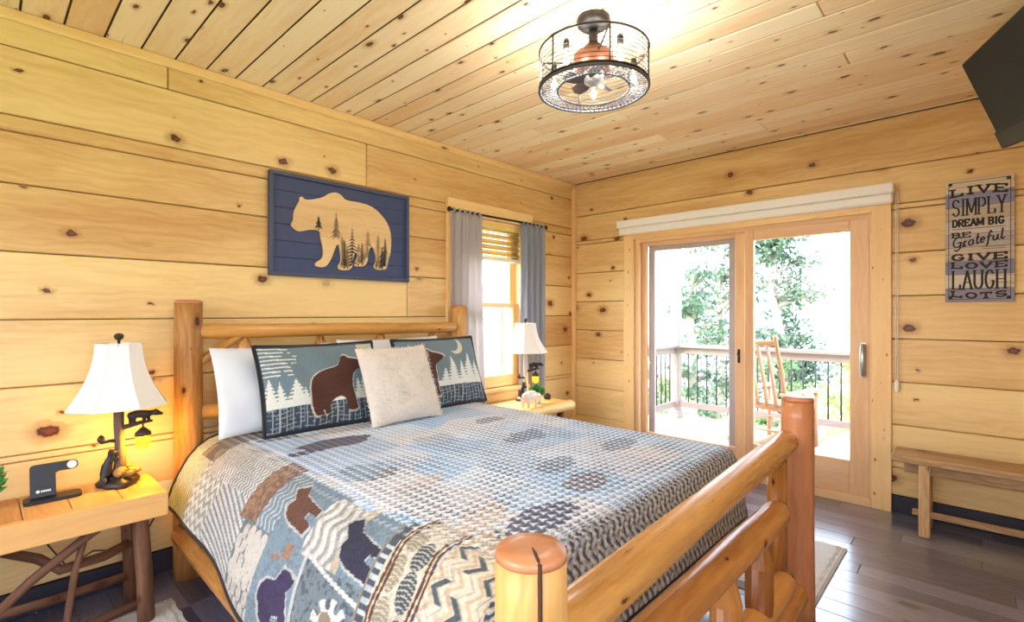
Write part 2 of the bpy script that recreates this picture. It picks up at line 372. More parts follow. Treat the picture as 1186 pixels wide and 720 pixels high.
def skin(name, nodes, edges, mat, parent=None, off=(0, 0, 0), voxel=.0028, world=True):
    """one continuous body: tapered limbs fused into a single surface by a voxel remesh; nodes: (x,y,z,r)"""
    mb = MB()
    for x, y, z, r in nodes:
        mb.lathe([(.0001, -r)]+[(r*math.cos(a), r*math.sin(a)) for a in np.linspace(-1.25, 1.25, 7)]+[(.0001, r)], (x, y, z), 12)
    for a, b in edges:
        p, q = Vector(nodes[a][:3]), Vector(nodes[b][:3]); ra, rb = nodes[a][3], nodes[b][3]
        mb.tube([p, p.lerp(q, .5), q], [ra*.97, (ra+rb)*.49, rb*.97], 12)
    if parent is not None: o = mb.build(name, mat, parent, world=world)
    else: o = mb.build(name, mat, None, origin=off)
    md = o.modifiers.new('Remesh', 'REMESH'); md.mode = 'VOXEL'; md.voxel_size = voxel; md.use_smooth_shade = True
    sm_ = o.modifiers.new('Smooth', 'SMOOTH'); sm_.factor = .5; sm_.iterations = 4
    return o
def inside(poly, X, Y):
    r = np.zeros(X.shape, bool); n = len(poly)
    for i in range(n):
        x0, y0 = poly[i]; x1, y1 = poly[(i+1) % n]
        if y0 == y1: continue
        c = ((y0 > Y) != (y1 > Y)) & (X < (x1-x0)*(Y-y0)/(y1-y0)+x0); r ^= c
    return r

# ------------------------------------------------------------------ room shell (metres; bed wall x=0, door wall y=D)
D, H, XR, YB = 4.10, 2.585, 3.75, -1.45
def planks(mb, axis, plane, out, lo, hi, seams, openings, joints, th=.035):
    """courses of boards on a wall. axis 'y': wall at x=plane; axis 'x': wall at y=plane. out=+1/-1: room side"""
    for i in range(len(seams)-1):
        z0, z1 = seams[i], seams[i+1]
        cuts = sorted({z0, z1} | {z for o in openings for z in o[2:] if z0+.01 < z < z1-.01})
        tone = random.random()
        for a, b in zip(cuts[:-1], cuts[1:]):
            iv = [(lo, hi)]
            for o in openings:
                if o[2] < b-.005 and o[3] > a+.005:
                    iv = [p for s_, e in iv for p in ((s_, min(e, o[0])), (max(s_, o[1]), e)) if p[1]-p[0] > .01]
            jj = joints.get(i, [])
            for s_, e in iv:
                xs = [s_]+[j for j in jj if s_+.05 < j < e-.05]+[e]
                for k, (p, q) in enumerate(zip(xs[:-1], xs[1:])):
                    t = (tone+.37*k) % 1.0; g = .0022
                    w0, w1 = sorted((plane, plane-out*th))
                    if axis == 'y': mb.box(w0, w1, p+g*(k > 0), q-g*(k < len(xs)-2), a+g, b-g, axis=1, ch=.005, tone=t)
                    else: mb.box(p+g*(k > 0), q-g*(k < len(xs)-2), w0, w1, a+g, b-g, axis=0, ch=.005, tone=t)
def backing(mb, axis, plane, out, lo, hi, z0, z1, openings, th0=.03, th1=.13):
    xs = sorted({lo, hi} | {v for o in openings for v in o[:2]}); zs = sorted({z0, z1} | {v for o in openings for v in o[2:]})
    for a, b in zip(xs[:-1], xs[1:]):
        for c, d in zip(zs[:-1], zs[1:]):
            if any(o[0]-1e-4 <= a and b <= o[1]+1e-4 and o[2]-1e-4 <= c and d <= o[3]+1e-4 for o in openings): continue
            w0, w1 = sorted((plane-out*th0, plane-out*th1))
            if axis == 'y': mb.box(w0, w1, a, b, c, d, axis=1, tone=.9)
            else: mb.box(a, b, w0, w1, c, d, axis=0, tone=.9)
WIN = (2.56, 3.33, .66, 2.07); DOOR = (.686, 2.461, .0, 2.01)
mb = MB(); planks(mb, 'y', 0, 1, YB, D, [.11, .40, .69, .98, 1.27, 1.56, 1.85, 2.14, 2.43, H], [WIN], {8: [.655], 7: [1.775], 6: [-.3], 4: [2.1], 3: [-.6], 2: [1.2], 5: [-.9]})
structure(mb.build('wall_left', M['pine'], origin=(0, 1.3, 0)))
mb = MB(); backing(mb, 'y', 0, 1, YB, D, 0, H, [WIN]); structure(mb.build('wall_left.001', M['gap'], origin=(-.08, 1.3, 0)))
mb = MB(); planks(mb, 'x', D, -1, 0, XR, [.11, .29, .57, .85, 1.13, 1.41, 1.69, 1.975, 2.255, H], [DOOR], {5: [3.4]})
structure(mb.build('wall_back', M['pine'], origin=(1.9, D, 0)))
mb = MB(); backing(mb, 'x', D, -1, -.12, XR+.12, 0, H, [DOOR]); structure(mb.build('wall_back.001', M['gap'], origin=(1.9, D+.08, 0)))
# unseen walls behind the camera; a wide opening and window added for extra daylight
WR = (-.9, .7, .8, 2.1); WF = (.7, 2.9, .85, 2.15)
mb = MB(); planks(mb, 'y', XR, -1, YB, D, [.11, .40, .69, .98, 1.27, 1.56, 1.85, 2.14, 2.43, H], [WR], {}); structure(mb.build('wall_right', M['pine'], origin=(XR, 1.3, 0)))
mb = MB(); backing(mb, 'y', XR, -1, YB, D, 0, H, [WR]); structure(mb.build('wall_right.001', M['gap'], origin=(XR+.08, 1.3, 0)))
mb = MB(); planks(mb, 'x', YB, 1, 0, XR, [.11, .40, .69, .98, 1.27, 1.56, 1.85, 2.14, 2.43, H], [WF], {}); structure(mb.build('wall_front', M['pine'], origin=(1.9, YB, 0)))
mb = MB(); backing(mb, 'x', YB, 1, -.12, XR+.12, 0, H, [WF]); structure(mb.build('wall_front.001', M['gap'], origin=(1.9, YB-.08, 0)))
mb = MB(); y = YB+.02-.141
while y < D:
    a, b = max(y, YB), min(y+.141, D)
    if b-a > .01:
        x = 0; xs = [0]+sorted(random.sample([.7, 1.3, 1.9, 2.5, 3.1], random.choice([0, 1, 1])))+[XR]
        for p, q in zip(xs[:-1], xs[1:]): mb.box(p+.001, q-.001, a+.0042, b-.0042, H, H+.02, axis=0, ch=.004)
    y += .141
structure(mb.build('ceiling', M['ceil'], origin=(1.9, 1.3, H)))
mb = MB(); mb.box(-.12, XR+.12, YB-.12, D+.12, H+.005, H+.12); structure(mb.build('ceiling.001', M['gap'], origin=(1.9, 1.3, H+.014)))
mb = MB(); y = YB-.03; k = 0
while y < D:
    a, b = max(y, YB), min(y+.118, D); x = -random.random()*1.2
    while x < XR:
        L = random.choice([.6, .9, 1.2, .75]); p, q = max(x, 0), min(x+L, XR)
        if q-p > .02 and b-a > .01: mb.box(p+.0006, q-.0006, a+.0006, b-.0006, -.02, 0, axis=0, ch=.0022)
        x += L
    y += .118
structure(mb.build('floor', M['floor'], origin=(1.9, 1.3, 0)))
mb = MB(); mb.box(-.12, XR+.12, YB-.12, D+.12, -.12, -.012); structure(mb.build('floor.001', M['base'], origin=(1.9, 1.3, -.12)))
def trim(name, mat, *b, ch=.004, **kw): o = MB().box(*b, ch=ch, **kw).build(name, mat); structure(o); return o
trim('baseboard_left', M['base'], 0, .012, YB, D, 0, .108)
trim('baseboard_back', M['base'], 2.57, XR, D-.012, D, 0, .112)
trim('baseboard_back.001', M['base'], 0, .586, D-.012, D, 0, .112)
trim('baseboard_right', M['base'], XR-.012, XR, YB, D, 0, .108)
trim('baseboard_front', M['base'], 0, XR, YB, YB+.012, 0, .108)
trim('trim_1', M['trimpine'], 0, .022, YB, D, H-.05, H, ch=.008)
trim('trim_2', M['trimpine'], 0, .042, D-.042, D, 0, H-.05, ch=.006)

# ------------------------------------------------------------------ window in the bed wall
w = thing('window_1', None, None, (0, 2.945, .62)); w['kind'] = 'structure'
mb = MB(); mb.box(0, .02, 2.45, 2.56, .60, 2.075, ch=.003); mb.box(0, .02, 3.33, 3.436, .60, 2.075, ch=.003); mb.box(0, .034, 2.45, 3.436, 2.075, 2.185, ch=.003, tone=.1)
mb.build('casing', M['trimpine'], w)
mb = MB(); mb.box(-.13, .045, 2.44, 3.446, .63, .66, ch=.004); mb.box(0, .018, 2.47, 3.42, .55, .63, ch=.003); mb.build('sill', M['trimpine'], w)
mb = MB(); mb.box(-.13, 0, 2.56, 2.585, .66, 2.07); mb.box(-.13, 0, 3.305, 3.33, .66, 2.07); mb.box(-.13, 0, 2.56, 3.33, 2.045, 2.07); mb.build('jamb', M['trimpine'], w)
for nm, z0, z1, x0 in (('lower_sash', .665, 1.385, -.06), ('upper_sash', 1.345, 2.045, -.10)):
    mb = MB(); yl, yr = 2.585, 3.305
    mb.box(x0, x0+.038, yl, yl+.075, z0, z1, ch=.004); mb.box(x0, x0+.038, yr-.075, yr, z0, z1, ch=.004)
    mb.box(x0+.001, x0+.037, yl+.07, yr-.07, z0, z0+(.10 if z0 < 1 else .042), ch=.004); mb.box(x0+.001, x0+.037, yl+.07, yr-.07, z1-.042, z1, ch=.004)
    s_ = mb.build(nm, M['trimpine'], w)
    MB().box(x0+.016, x0+.021, yl+.07, yr-.07, z0+.04, z1-.04).build('glass', M['glass'], s_)
for yy in (.84, ): pass
# insect screen edge strip, grey, seen behind the lower sash
mb = MB(); mb.box(-.125, -.112, 2.60, 2.615, .68, 1.36); mb.box(-.125, -.112, 3.17, 3.20, .68, 1.36); mb.build('screen_frame', M['screen'], w)
bl = thing('bamboo_roman_shade', 'raised yellow bamboo roman shade at the top of the window between the curtains', 'window shade', (-.02, 2.94, 1.76))
mb = MB()
mb.box(-.035, -.005, 2.59, 3.30, 2.005, 2.045, ch=.003, tone=.2); mb.build('head_rail', M['bamboo'], bl)
mb = MB(); z = 2.0; i = 0
while z > 1.765:
    x = -.024+.010*math.sin(i*1.5); mb.tube([(x, 2.59, z), (x, 3.30, z)], .0062, 6, tone=random.random()); z -= .0115; i += 1
mb.build('slats', M['bamboo'], bl)
mb = MB(); mb.box(-.04, -.004, 2.59, 3.30, 1.735, 1.765, ch=.006); mb.build('bottom_rail', M['cassette'], bl)
rod = thing('curtain_rod', 'dark metal curtain rod across the top of the window', 'curtain rod', (.045, 3.03, 2.085))
MB().tube([(.045, 2.455, 2.088), (.045, 3.60, 2.098)], .008, 10).build('rod', M['iron'], rod)
for yy in (2.45, 3.605):
    MB().lathe([(0.001, -.02), (.012, -.016), (.019, 0), (.012, .016), (.001, .02)], (.045, yy, 2.09), 14).build('finial', M['iron'], rod)
for yy in (2.52, 3.55):
    MB().tube([(.0, yy, 2.07), (.03, yy, 2.07), (.045, yy, 2.085)], .005, 8).build('bracket', M['iron'], rod)
def curtain(label, y0, y1, zt, zb, mat, nf, xm, amp, flare=0.):
    n, m = 90, 60; y = np.linspace(0, 1, n)[:, None]; t = np.linspace(0, 1, m)[None, :]
    ph = np.random.RandomState(int(y0*100)).rand(6)*6
    wv = np.sin(y*nf*2*PI+ph[0]+.5*np.sin(t*3+ph[1]))+.35*np.sin(y*nf*4.3*PI+ph[2]+t*2)
    a = amp*(.7+.5*t)*np.ones_like(y)
    X = xm+a*wv*.72; Y = y0+(y1-y0)*y+flare*t*t*(y-.3)+.012*np.sin(y*nf*2*PI+t*4)*t; Z = zt+.004*np.sin(y*40)+(zb-zt)*t+0*y
    X = np.maximum(X, .006)
    P = np.stack([X, Y, Z], -1); UV = np.stack([y+0*t, t+0*y], -1)
    t_ = thing('curtain', label, 'curtain', (xm, (y0+y1)/2, zb))
    o = grid_obj('panel', P, UV, mat, t_, off=tuple(t_.location)); s_ = o.modifiers.new('Solidify', 'SOLIDIFY'); s_.thickness = .003
    for k in range(6):
        yy = y0+(y1-y0)*(k+.5)/6
        MB().tube([(.045+.0115*math.cos(q), yy, 2.093+.0125*math.sin(q)) for q in np.linspace(-1.9, 4.2, 12)], .0035, 6, sq=(1, 3.5)).build('rod_tab', mat, t_)
curtain('grey curtain left of the window hanging behind the far headboard post', 2.47, 2.785, 2.083, .25, M['curt'], 4.0, .036, .026, .06)
curtain('blue-grey curtain right of the window behind the far lamp', 3.262, 3.585, 2.083, .56, M['curtb'], 4.0, .042, .026, .0)

# ------------------------------------------------------------------ sliding door
d = thing('door_1', None, None, (1.57, D, 0)); d['kind'] = 'structure'
mb = MB(); mb.box(2.461, 2.568, D-.03, D, 0, 2.0, ch=.003); mb.box(.588, .686, D-.03, D, 0, 2.0, ch=.003); mb.build('casing', M['knotty'], d)
mb = MB(); mb.box(.588, 2.568, D-.028, D, 1.965, 2.075, ch=.003, axis=0); mb.build('head_casing', M['trimpine'], d)
mb = MB(); mb.box(.686, .73, D, D+.13, 0, 1.97, ch=.003); mb.box(2.448, 2.461, D-.01, D+.13, 0, 1.97, ch=.003); mb.box(.73, 2.45, D-.005, D+.13, 1.935, 1.99, axis=0); mb.build('jamb', M['doorwood'], d)
mb = MB(); mb.box(.686, 2.461, D-.02, D+.13, -.01, .055, axis=0, ch=.006); mb.build('threshold', M['doorwood'], d)
def sash(nm, x0, x1, gx0, gx1, gz0, gz1, z0, z1, y0, mat, th=.042):
    mb = MB(); mb.box(x0, gx0, y0, y0+th, z0, z1, ch=.004, axis=2); mb.box(gx1, x1, y0, y0+th, z0, z1, ch=.004, axis=2)
    mb.box(gx0, gx1, y0+.001, y0+th-.001, z0, gz0, ch=.004, axis=0); mb.box(gx0, gx1, y0+.001, y0+th-.001, gz1, z1, ch=.004, axis=0)
    s_ = mb.build(nm, mat, d); MB().box(gx0-.005, gx1+.005, y0+th*.4, y0+th*.4+.006, gz0-.005, gz1+.005).build('glass', M['glass'], s_); return s_
rs = sash('sliding_panel', 1.643, 2.448, 1.71, 2.335, .285, 1.86, .055, 1.96, D+.0, M['doorwood'])
ls = sash('fixed_panel', .73, 1.63, .775, 1.555, .22, 1.90, .055, 1.96, D+.05, M['doorwood'])
mb = MB(); y0 = D+.094
mb.box(.775, .835, y0, y0+.03, .15, 1.92, ch=.003); mb.box(1.49, 1.565, y0, y0+.03, .15, 1.92, ch=.003); mb.box(.835, 1.49, y0, y0+.03, 1.86, 1.92, ch=.003); mb.box(.835, 1.49, y0, y0+.03, .15, .22, ch=.003)
mb.build('screen_frame', M['screen'], d)
h = MB().tube([(2.413, D, 1.085), (2.413, D-.03, 1.075), (2.413, D-.048, 1.02), (2.413, D-.048, .94), (2.413, D-.03, .885), (2.413, D, .872)], .011, 10, sq=(1, 1.4)); h.box(2.396, 2.430, D-.008, D, .86, 1.10, ch=.003); h.build('door_handle', M['chrome'], rs)
h = MB().box(1.577, 1.597, D+.040, D+.05, .90, 1.01, ch=.003); h.tube([(1.587, D+.04, .96), (1.587, D+.02, .965), (1.587, D+.02, .985)], .006, 8); h.build('latch', M['iron'], ls)
r = thing('roller_shade', 'rolled white shade cassette across the top of the sliding door', 'window shade', (1.56, D-.06, 2.0))
mb = MB(); mb.box(.545, 2.585, D-.085, D, 2.075, 2.14, ch=.006, axis=0); mb.build('cassette', M['cassette'], r)
mb = MB(); mb.box(.55, 2.58, D-.065, D-.028, 2.012, 2.076, ch=.012, axis=0); mb.build('valance', M['cassette'], r)
MB().tube([(2.592, D-.03, 2.08), (2.592, D-.03, .86)], .0022, 6).tube([(2.602, D-.035, 2.08), (2.602, D-.035, .86)], .0022, 6).build('cord', M['white'], r)
MB().tube([(2.597, D-.032, .865), (2.597, D-.032, .85), (2.597, D-.032, .80), (2.597, D-.032, .785)], [.007, .013, .013, .007], 12).build('cord_weight', M['white'], r)

# ------------------------------------------------------------------ log bed
bed = thing('log_bed', 'rustic honey-stained log bed with thick round posts and rails', 'bed', (1.27, 1.53, 0))
def post(x, y, h, r, mat, top=None, crack=None):
    o = MB().log((x, y, .0), (x, y, h), r*1.06, r*.98, 22, 12, .012).build('post', mat, bed)
    n = 22; mb = MB(); prof = [(r*1.0, -.006), (r*.985, .004), (r*.93, .009), (r*.5, .012), (.0005, .012)]
    mb.lathe(prof, (x, y, h), 22, tone=.8)
    MBu = mb.build('cut_top', M['logred'], o)
    if crack:
        a, lw = crack; ca, sa = math.cos(a), math.sin(a); mb = MB()
        for p, q in (((.0, h+.0135), (r*1.02, h+.011)),):
            pts = [(x+ca*.01, y+sa*.01, h+.0128, .001), (x+ca*r*.5, y+sa*r*.5, h+.0125, .003), (x+ca*r*.96, y+sa*r*.96, h+.006, .004), (x+ca*r*1.012, y+sa*r*1.012, h-.03, .004), (x+ca*r*1.03, y+sa*r*1.03, h-.30, .003), (x+ca*r*1.04, y+sa*r*1.04, h-.5, .001)]
            mb.tube([p_[:3] for p_ in pts], [p_[3] for p_ in pts], 6)
        mb.build('crack', M['gap'], o)
    return o
post(.125, .714, 1.352, .062, M['logpost']); post(.125, 2.477, 1.346, .062, M['logpost'])
post(2.43, .655, .885, .063, M['logpost'], crack=(-.62, 1)); post(2.43, 2.37, .935, .062, M['logred'])
def rail(nm, a, b, r, mat=M['log'], e=(.05, .05), wob=.025, segs=12, r1=None): return MB().log(a, b, r, r1, 18, segs, wob, round_end=e).build(nm, mat, bed)
rail('head_rail', (.135, .72, 1.205), (.165, 2.41, 1.193), .037)
rail('head_rail', (.125, .72, .80), (.125, 2.47, .80), .04)
for yy in (.97, 1.39, 1.80, 2.22):
    MB().tube([(.13, yy, .81), (.13, yy, 1.10), (.13, yy, 1.135), (.13, yy, 1.17)], [.038, .036, .030, .016], 14, wob=.02).build('head_spindle', M['log'], bed)
MB().log((.14, .755, 1.05), (.14, .955, 1.185), .022, .02, 12, 5).build('head_brace', M['log'], bed)
rail('foot_rail', (2.435, .665, .718), (2.402, 2.345, .765), .050, M['log'], (.02, .04), r1=.046)
rail('foot_rail', (2.455, .86, .572), (2.452, 2.035, .568), .049, M['logdark'], (.05, .05))
rail('foot_rail', (2.455, .87, .27), (2.455, 2.10, .285), .044, M['logdark'], (.03, .03))
rail('foot_rail', (2.445, .72, .14), (2.445, 2.32, .145), .045, M['logdark'], (.03, .03))
for yy in (.87, 2.15):
    mb = MB(); mb.tube([(2.412, yy, .17), (2.412, yy, .72)], .055, 16, sq=(.62, 1.0), wob=.01); mb.build('foot_stile', M['logdark'], bed)
for yy in (1.18, 1.49, 1.79):
    MB().tube([(2.455, yy, .30), (2.455, yy, .33), (2.455, yy, .455), (2.455, yy, .475), (2.455, yy, .56)], [.043, .045, .045, .040, .018], 14, wob=.015, smooth=False).build('foot_spindle', M['logdark'], bed)
for yy in (.655, 2.42):
    rail('side_rail', (.17, yy+.02, .235), (2.40, yy, .22), .05, M['log'], (.02, .02))
mt = thing('mattress', 'white mattress under the quilt on the log bed', 'mattress', (1.2, 1.58, .18))
MB().box(.20, 2.20, .80, 2.36, .18, .42, ch=.03).build('box_spring', M['matt'], mt)
MB().box(.20, 2.16, .84, 2.32, .42, .672, ch=.05).build('mattress_body', M['matt'], mt)

# ------------------------------------------------------------------ quilt
PO = np.array([(0, 0), (.05, .006), (.10, .022), (.15, .055), (.19, .10), (.225, .16), (.255, .225), (.275, .29), (.285, .34), (.29, .40), (.292, .44)])
PL = np.concatenate([[0], np.cumsum(np.hypot(np.diff(PO[:, 0]), np.diff(PO[:, 1])))])
XE, YN, YF, ZT = 2.16, .88, 2.28, .70
def sm(v, a, b): t = np.clip((v-a)/(b-a), 0, 1); return t*t*(3-2*t)
def drape(a, b):
    da = np.maximum(a-XE, 0); dn = np.maximum(YN-b, 0); df = np.maximum(b-YF, 0); db = dn+df
    L = (da**4+db**4)**.25+1e-9; n = np.hypot(da, db)+1e-9; w = (db/n)**2
    L = np.minimum(L, PL[-1]); off = np.interp(L, PL, PO[:, 0]); dr = np.interp(L, PL, PO[:, 1]); k = L/PL[-1]
    sc = .30*(1-w)+w*(1.0-.30*np.clip((a-1.3)/.9, 0, 1)*(dn > 0)-.55*(df > 0))
    off = off*sc+.012*k*k*np.sin(a*11+b*3)*w
    x = np.minimum(a, XE)+off*da/n; y = np.clip(b, YN, YF)+off*np.where(dn > 0, -1, 1)*db/n
    z = ZT-dr*(1+.05*np.sin(a*5)*k)+.005*np.sin(a*4.1+1)*np.sin(b*5.3)*(1-k)
    return x, y, z
na, nb = 620, 620
a1 = np.linspace(.20, XE+.44, na)[:, None]; tb = np.linspace(0, 1, nb)[None, :]
Lm = .44+.11*sm(a1, .5, 1.4)
b_lo = YN-Lm; b_hi = YF+.42
B = b_lo+(b_hi-b_lo)*tb; A = a1+0*tb
qx, qy, qz = drape(A, B)
def c8(*v): return np.array(rgb(*v))
col = np.zeros((na, nb, 3)); wv = np.ones((na, nb))
def vnoise(A, B, s, seed=0):
    r = np.random.RandomState(seed); g = r.rand(64, 64); x = (A/s) % 63; y = (B/s) % 63
    i = x.astype(int); j = y.astype(int); fx = x-i; fy = y-j; fx = fx*fx*(3-2*fx); fy = fy*fy*(3-2*fy)
    return (g[i, j]*(1-fx)+g[i+1, j]*fx)*(1-fy)+(g[i, j+1]*(1-fx)+g[i+1, j+1]*fx)*fy
N1, N2, N3 = vnoise(A+3, B+3, .16, 1), vnoise(A+3, B+3, .05, 2), vnoise(A+7, B+1, .012, 3)
col[:] = c8(168, 178, 190)
pal = [c8(222, 236, 254), c8(196, 218, 244), c8(230, 230, 236), c8(186, 208, 238), c8(214, 222, 240), c8(170, 206, 244)]
# patchwork of muted blocks over the whole top
bs = .235; ia = np.floor((A+.1*N1)/bs).astype(int); ib = np.floor((B+.1*N1)/bs).astype(int)
hsh = (ia*7+ib*13+(ia*ib) % 5) % 6
for k in range(6): col[hsh == k] = pal[k]
col *= (.88+.24*N1)[..., None]
BEAR = [(.36, .13), (.34, .45), (.38, .6), (.47, .67), (.58, .67), (.64, .76), (.67, .82), (.71, .80), (.75, .79), (.85, .73), (.84, .69), (.77, .62), (.73, .58), (.73, .4), (.73, .17), (.62, .15), (.61, .30), (.53, .30), (.5, .13)]
def blob(ca, cb, ra, rb, c, rot=0., wob=.25, mixv=1.0):
    da, db = (A-ca), (B-cb); x = da*math.cos(rot)+db*math.sin(rot); y = -da*math.sin(rot)+db*math.cos(rot)
    r = np.hypot(x/ra, y/rb)+wob*(N2-.5)*2
    m = (r < 1)[..., None]*mixv; col[:] = col*(1-m)+c*m; return r < 1
def bearpatch(ca, cb, size, c, rot=0., flip=1, sa=1.):
    """bear seen in the quilt, head toward +u"""
    da, db = (A-ca)/sa, B-cb; x = (da*math.cos(rot)+db*math.sin(rot))*flip/size+.58; y = (-da*math.sin(rot)+db*math.cos(rot))/size+.45
    o = inside(BEAR, x+.02*(N3-.5), y+.02*(N3-.5)); edge = inside([(.58+(p-.58)*1.12, .46+(q-.46)*1.12) for p, q in BEAR], x, y)
    col[edge] = c8(196, 196, 192); col[o] = c; wv[edge] *= .25
def region(a0, a1_, b0, b1): return (A > a0) & (A < a1_) & (B > b0) & (B < b1)
slate = c8(126, 146, 160); cream = c8(222, 214, 200); greyl = c8(176, 178, 180); tan = c8(160, 124, 100); brown = c8(104, 66, 52); navyb = c8(50, 50, 72); purple = c8(56, 46, 84); dslate = c8(74, 86, 98)
side = B < .80
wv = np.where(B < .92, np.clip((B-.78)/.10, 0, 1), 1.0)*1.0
foot = A > 2.10
def zig(m, c1, c2, p, amp, q, ax=0):
    u, v = (A, B) if ax == 0 else (B, A); z = np.abs(((v/q) % 1)-.5)*2*amp
    s_ = (((u+z)/p) % 1) < .5; col[m & s_] = c1; col[m & ~s_] = c2
# near drop, patch by patch from the head to the foot
m = region(.0, .47, 0, .86); zig(m, c8(206, 212, 196), c8(150, 160, 150), .030, .02, .05)
m = region(.32, .50, .70, 1.0); col[m] = c8(96, 92, 88); m &= (N2 > .55); col[m] = c8(140, 132, 122)
m = region(.47, .72, .0, .70); zig(m, c8(222, 224, 218), c8(158, 168, 164), .045, .03, .06, 1)
m = region(.50, 1.0, .66, .86); zig(m, c8(226, 226, 224), c8(150, 154, 158), .026, .018, .034)
m = region(.72, 1.06, .0, .66); u = ((B*1.0+A*.35)/.026) % 1; col[m & (u < .55)] = c8(224, 224, 222); col[m & (u >= .55)] = c8(136, 146, 156)
m = region(1.0, 1.14, .60, .86); col[m] = tan; col[m & (N3 > .5)] = c8(128, 98, 80)
m = region(1.06, 1.30, .0, .61); col[m] = c8(112, 126, 132)
for i in range(5):
    for j in range(6):
        ca, cb = 1.085+i*.047+.02*(j % 2), .36+j*.043
        mm = m & (np.hypot((A-ca)/.021, (B-cb)/.027)+.4*(N2-.5) < 1); col[mm] = c8(206, 200, 190)
m = region(1.14, 1.27, .61, .84); col[m] = slate; mm = m & ((((A+.012*np.sin(B*90))/.03) % 1) < .22); col[mm] = c8(214, 220, 222)
m = region(1.27, 1.52, .30, .84); col[m] = slate
m = region(1.30, 1.42, .56, .62); mm = m & (N2 > .5); col[mm] = tan
m = region(1.46, 1.64, .61, .82); u = ((A+.014*np.sin(B*55))/.045) % 1; col[m & (u < .5)] = c8(226, 224, 218); col[m & (u >= .5)] = c8(160, 164, 164); mm = m & (u > .86); col[mm] = c8(206, 186, 160)
m = region(1.64, 1.80, .56, .84); col[m] = slate; m = region(1.63, 1.665, .56, .84); col[m] = c8(206, 190, 166)
m = region(1.50, 1.86, .30, .61); col[m] = c8(122, 136, 144); col[m & (N3 > .62)] = c8(90, 102, 112)
m = (np.abs((B-.600)-(A-1.62)*-.18) < .006) & region(1.48, 1.86, .5, .7); col[m] = c8(228, 228, 226)
m = (np.abs(A-1.50) < .008) & (B < .62); col[m] = c8(200, 200, 198)
# leaf on white
m = region(1.58, 1.80, .34, .56); r = np.hypot((A-1.70)/.085, (B-.48)/.075); th = np.arctan2(B-.48, A-1.70); mm = m & (r < .85+.18*np.sign(np.sin(th*9))); col[mm] = c8(232, 230, 222)
mm = m & (np.hypot((A-1.685)/.030, (B-.50)/.022) < 1); col[mm] = c8(150, 134, 112); mm = m & (np.hypot((A-1.73)/.028, (B-.455)/.024)+.5*(N2-.5) < 1); col[mm] = brown
bearpatch(1.345, .725, .24, brown, 1.35, 1, 1.35); bearpatch(1.71, .70, .26, navyb, 1.35, 1, 1.25)
bearpatch(1.41, .455, .25, purple, .25, 1, 1.6)
# strips and pine cones near the foot
m = region(1.79, 1.825, .3, .86); col[m] = c8(146, 130, 112)
m = region(1.80, 1.845, .3, .86); zig(m, c8(198, 206, 210), dslate, .5, .0, .04, 1); mm = m & (((B/.03) % 1) < .55); col[mm] = dslate
m = region(1.83, 2.0, .3, .92); col[m] = c8(218, 208, 188); wv[m] *= .5
for k, (ca, cb, ra, rb) in enumerate([(1.885, .80, .032, .045), (1.94, .76, .03, .05), (1.88, .69, .028, .055), (1.945, .655, .03, .055), (1.885, .575, .03, .05), (1.95, .54, .03, .05), (1.89, .47, .03, .05)]):
    mm = m & (np.hypot((A-ca)/ra, (B-cb)/rb) < 1); col[mm] = dslate if k % 2 else c8(160, 148, 126); mm &= ((((B+.3*np.abs(A-ca))/.014) % 1) < .3); col[mm] = c8(206, 196, 176)
for aa in (1.843, 1.858, 1.982, 1.998):
    mm = (np.abs(A-aa-.006*np.sin(B*30)) < .005) & (B < .92); col[mm] = c8(98, 64, 46)
m = (A > 2.005) & (B < .98); zg = np.abs(((B/.07) % 1)-.5)*.075; u = ((A+zg)/.07) % 1
col[m] = c8(226, 214, 192); col[m & (u < .22)] = c8(206, 182, 152); col[m & (u > .30) & (u < .62) & (np.floor(B/.07+.5*np.floor((A+zg)/.07)) % 2 == 0)] = c8(84, 94, 100); col[m & (u > .62) & (u < .72)] = c8(190, 180, 164)
wv[m] *= np.clip((B[m]-.80)/.18, 0, 1)
# blotches on the top
wt = wv.copy()
blob(.83, 1.12, .075, .19, purple, .15); blob(.90, .93, .03, .05, purple)
blob(2.06, 1.13, .075, .16, purple, .2, .2, .85); blob(1.98, 1.47, .07, .12, c8(120, 92, 92), .2, .25, .8); blob(1.36, 1.02, .05, .09, c8(130, 96, 84), .3, .3, .8)
blob(1.38, 1.83, .07, .15, c8(96, 116, 150), .2, .3, .85); blob(1.79, 1.54, .06, .14, c8(90, 112, 142), .2, .3, .7); blob(1.30, .99, .10, .10, c8(130, 160, 184), 0, .3, .8)
blob(1.0, 1.95, .05, .12, c8(104, 104, 128), .1, .3, .7); blob(1.78, 2.02, .06, .12, c8(100, 110, 138), .1, .3, .7); blob(1.56, 1.06, .05, .12, c8(214, 196, 182), .3, .3, .6); blob(1.93, 1.02, .06, .12, c8(226, 206, 184), .3, .3, .7)
blob(.6, 1.3, .05, .25, c8(190, 168, 140), 0, .3, .8); blob(1.1, 1.5, .09, .12, c8(160, 184, 206), 0, .3, .7); blob(.55, .98, .05, .10, c8(90, 84, 80), 0, .3, .8)
wv = np.where(((np.hypot((A-.83)/.09, (B-1.12)/.21) < 1)), wv*.25, wv)
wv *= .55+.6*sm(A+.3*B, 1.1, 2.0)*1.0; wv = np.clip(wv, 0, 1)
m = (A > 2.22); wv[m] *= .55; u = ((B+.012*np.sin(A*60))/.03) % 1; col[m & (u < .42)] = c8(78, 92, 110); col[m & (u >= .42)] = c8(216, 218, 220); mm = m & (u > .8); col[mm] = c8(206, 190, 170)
n4 = vnoise(A+2, B+5, .007, 21); col *= (1-.30*(1-wv)*sm(n4, .35, .9)*np.where(N2 > .3, 1, .5))[..., None]*(1-.10*(1-wv))[..., None]; col *= (1-.12*np.clip(1-wv, 0, 1)*(N1 > .6))[..., None]
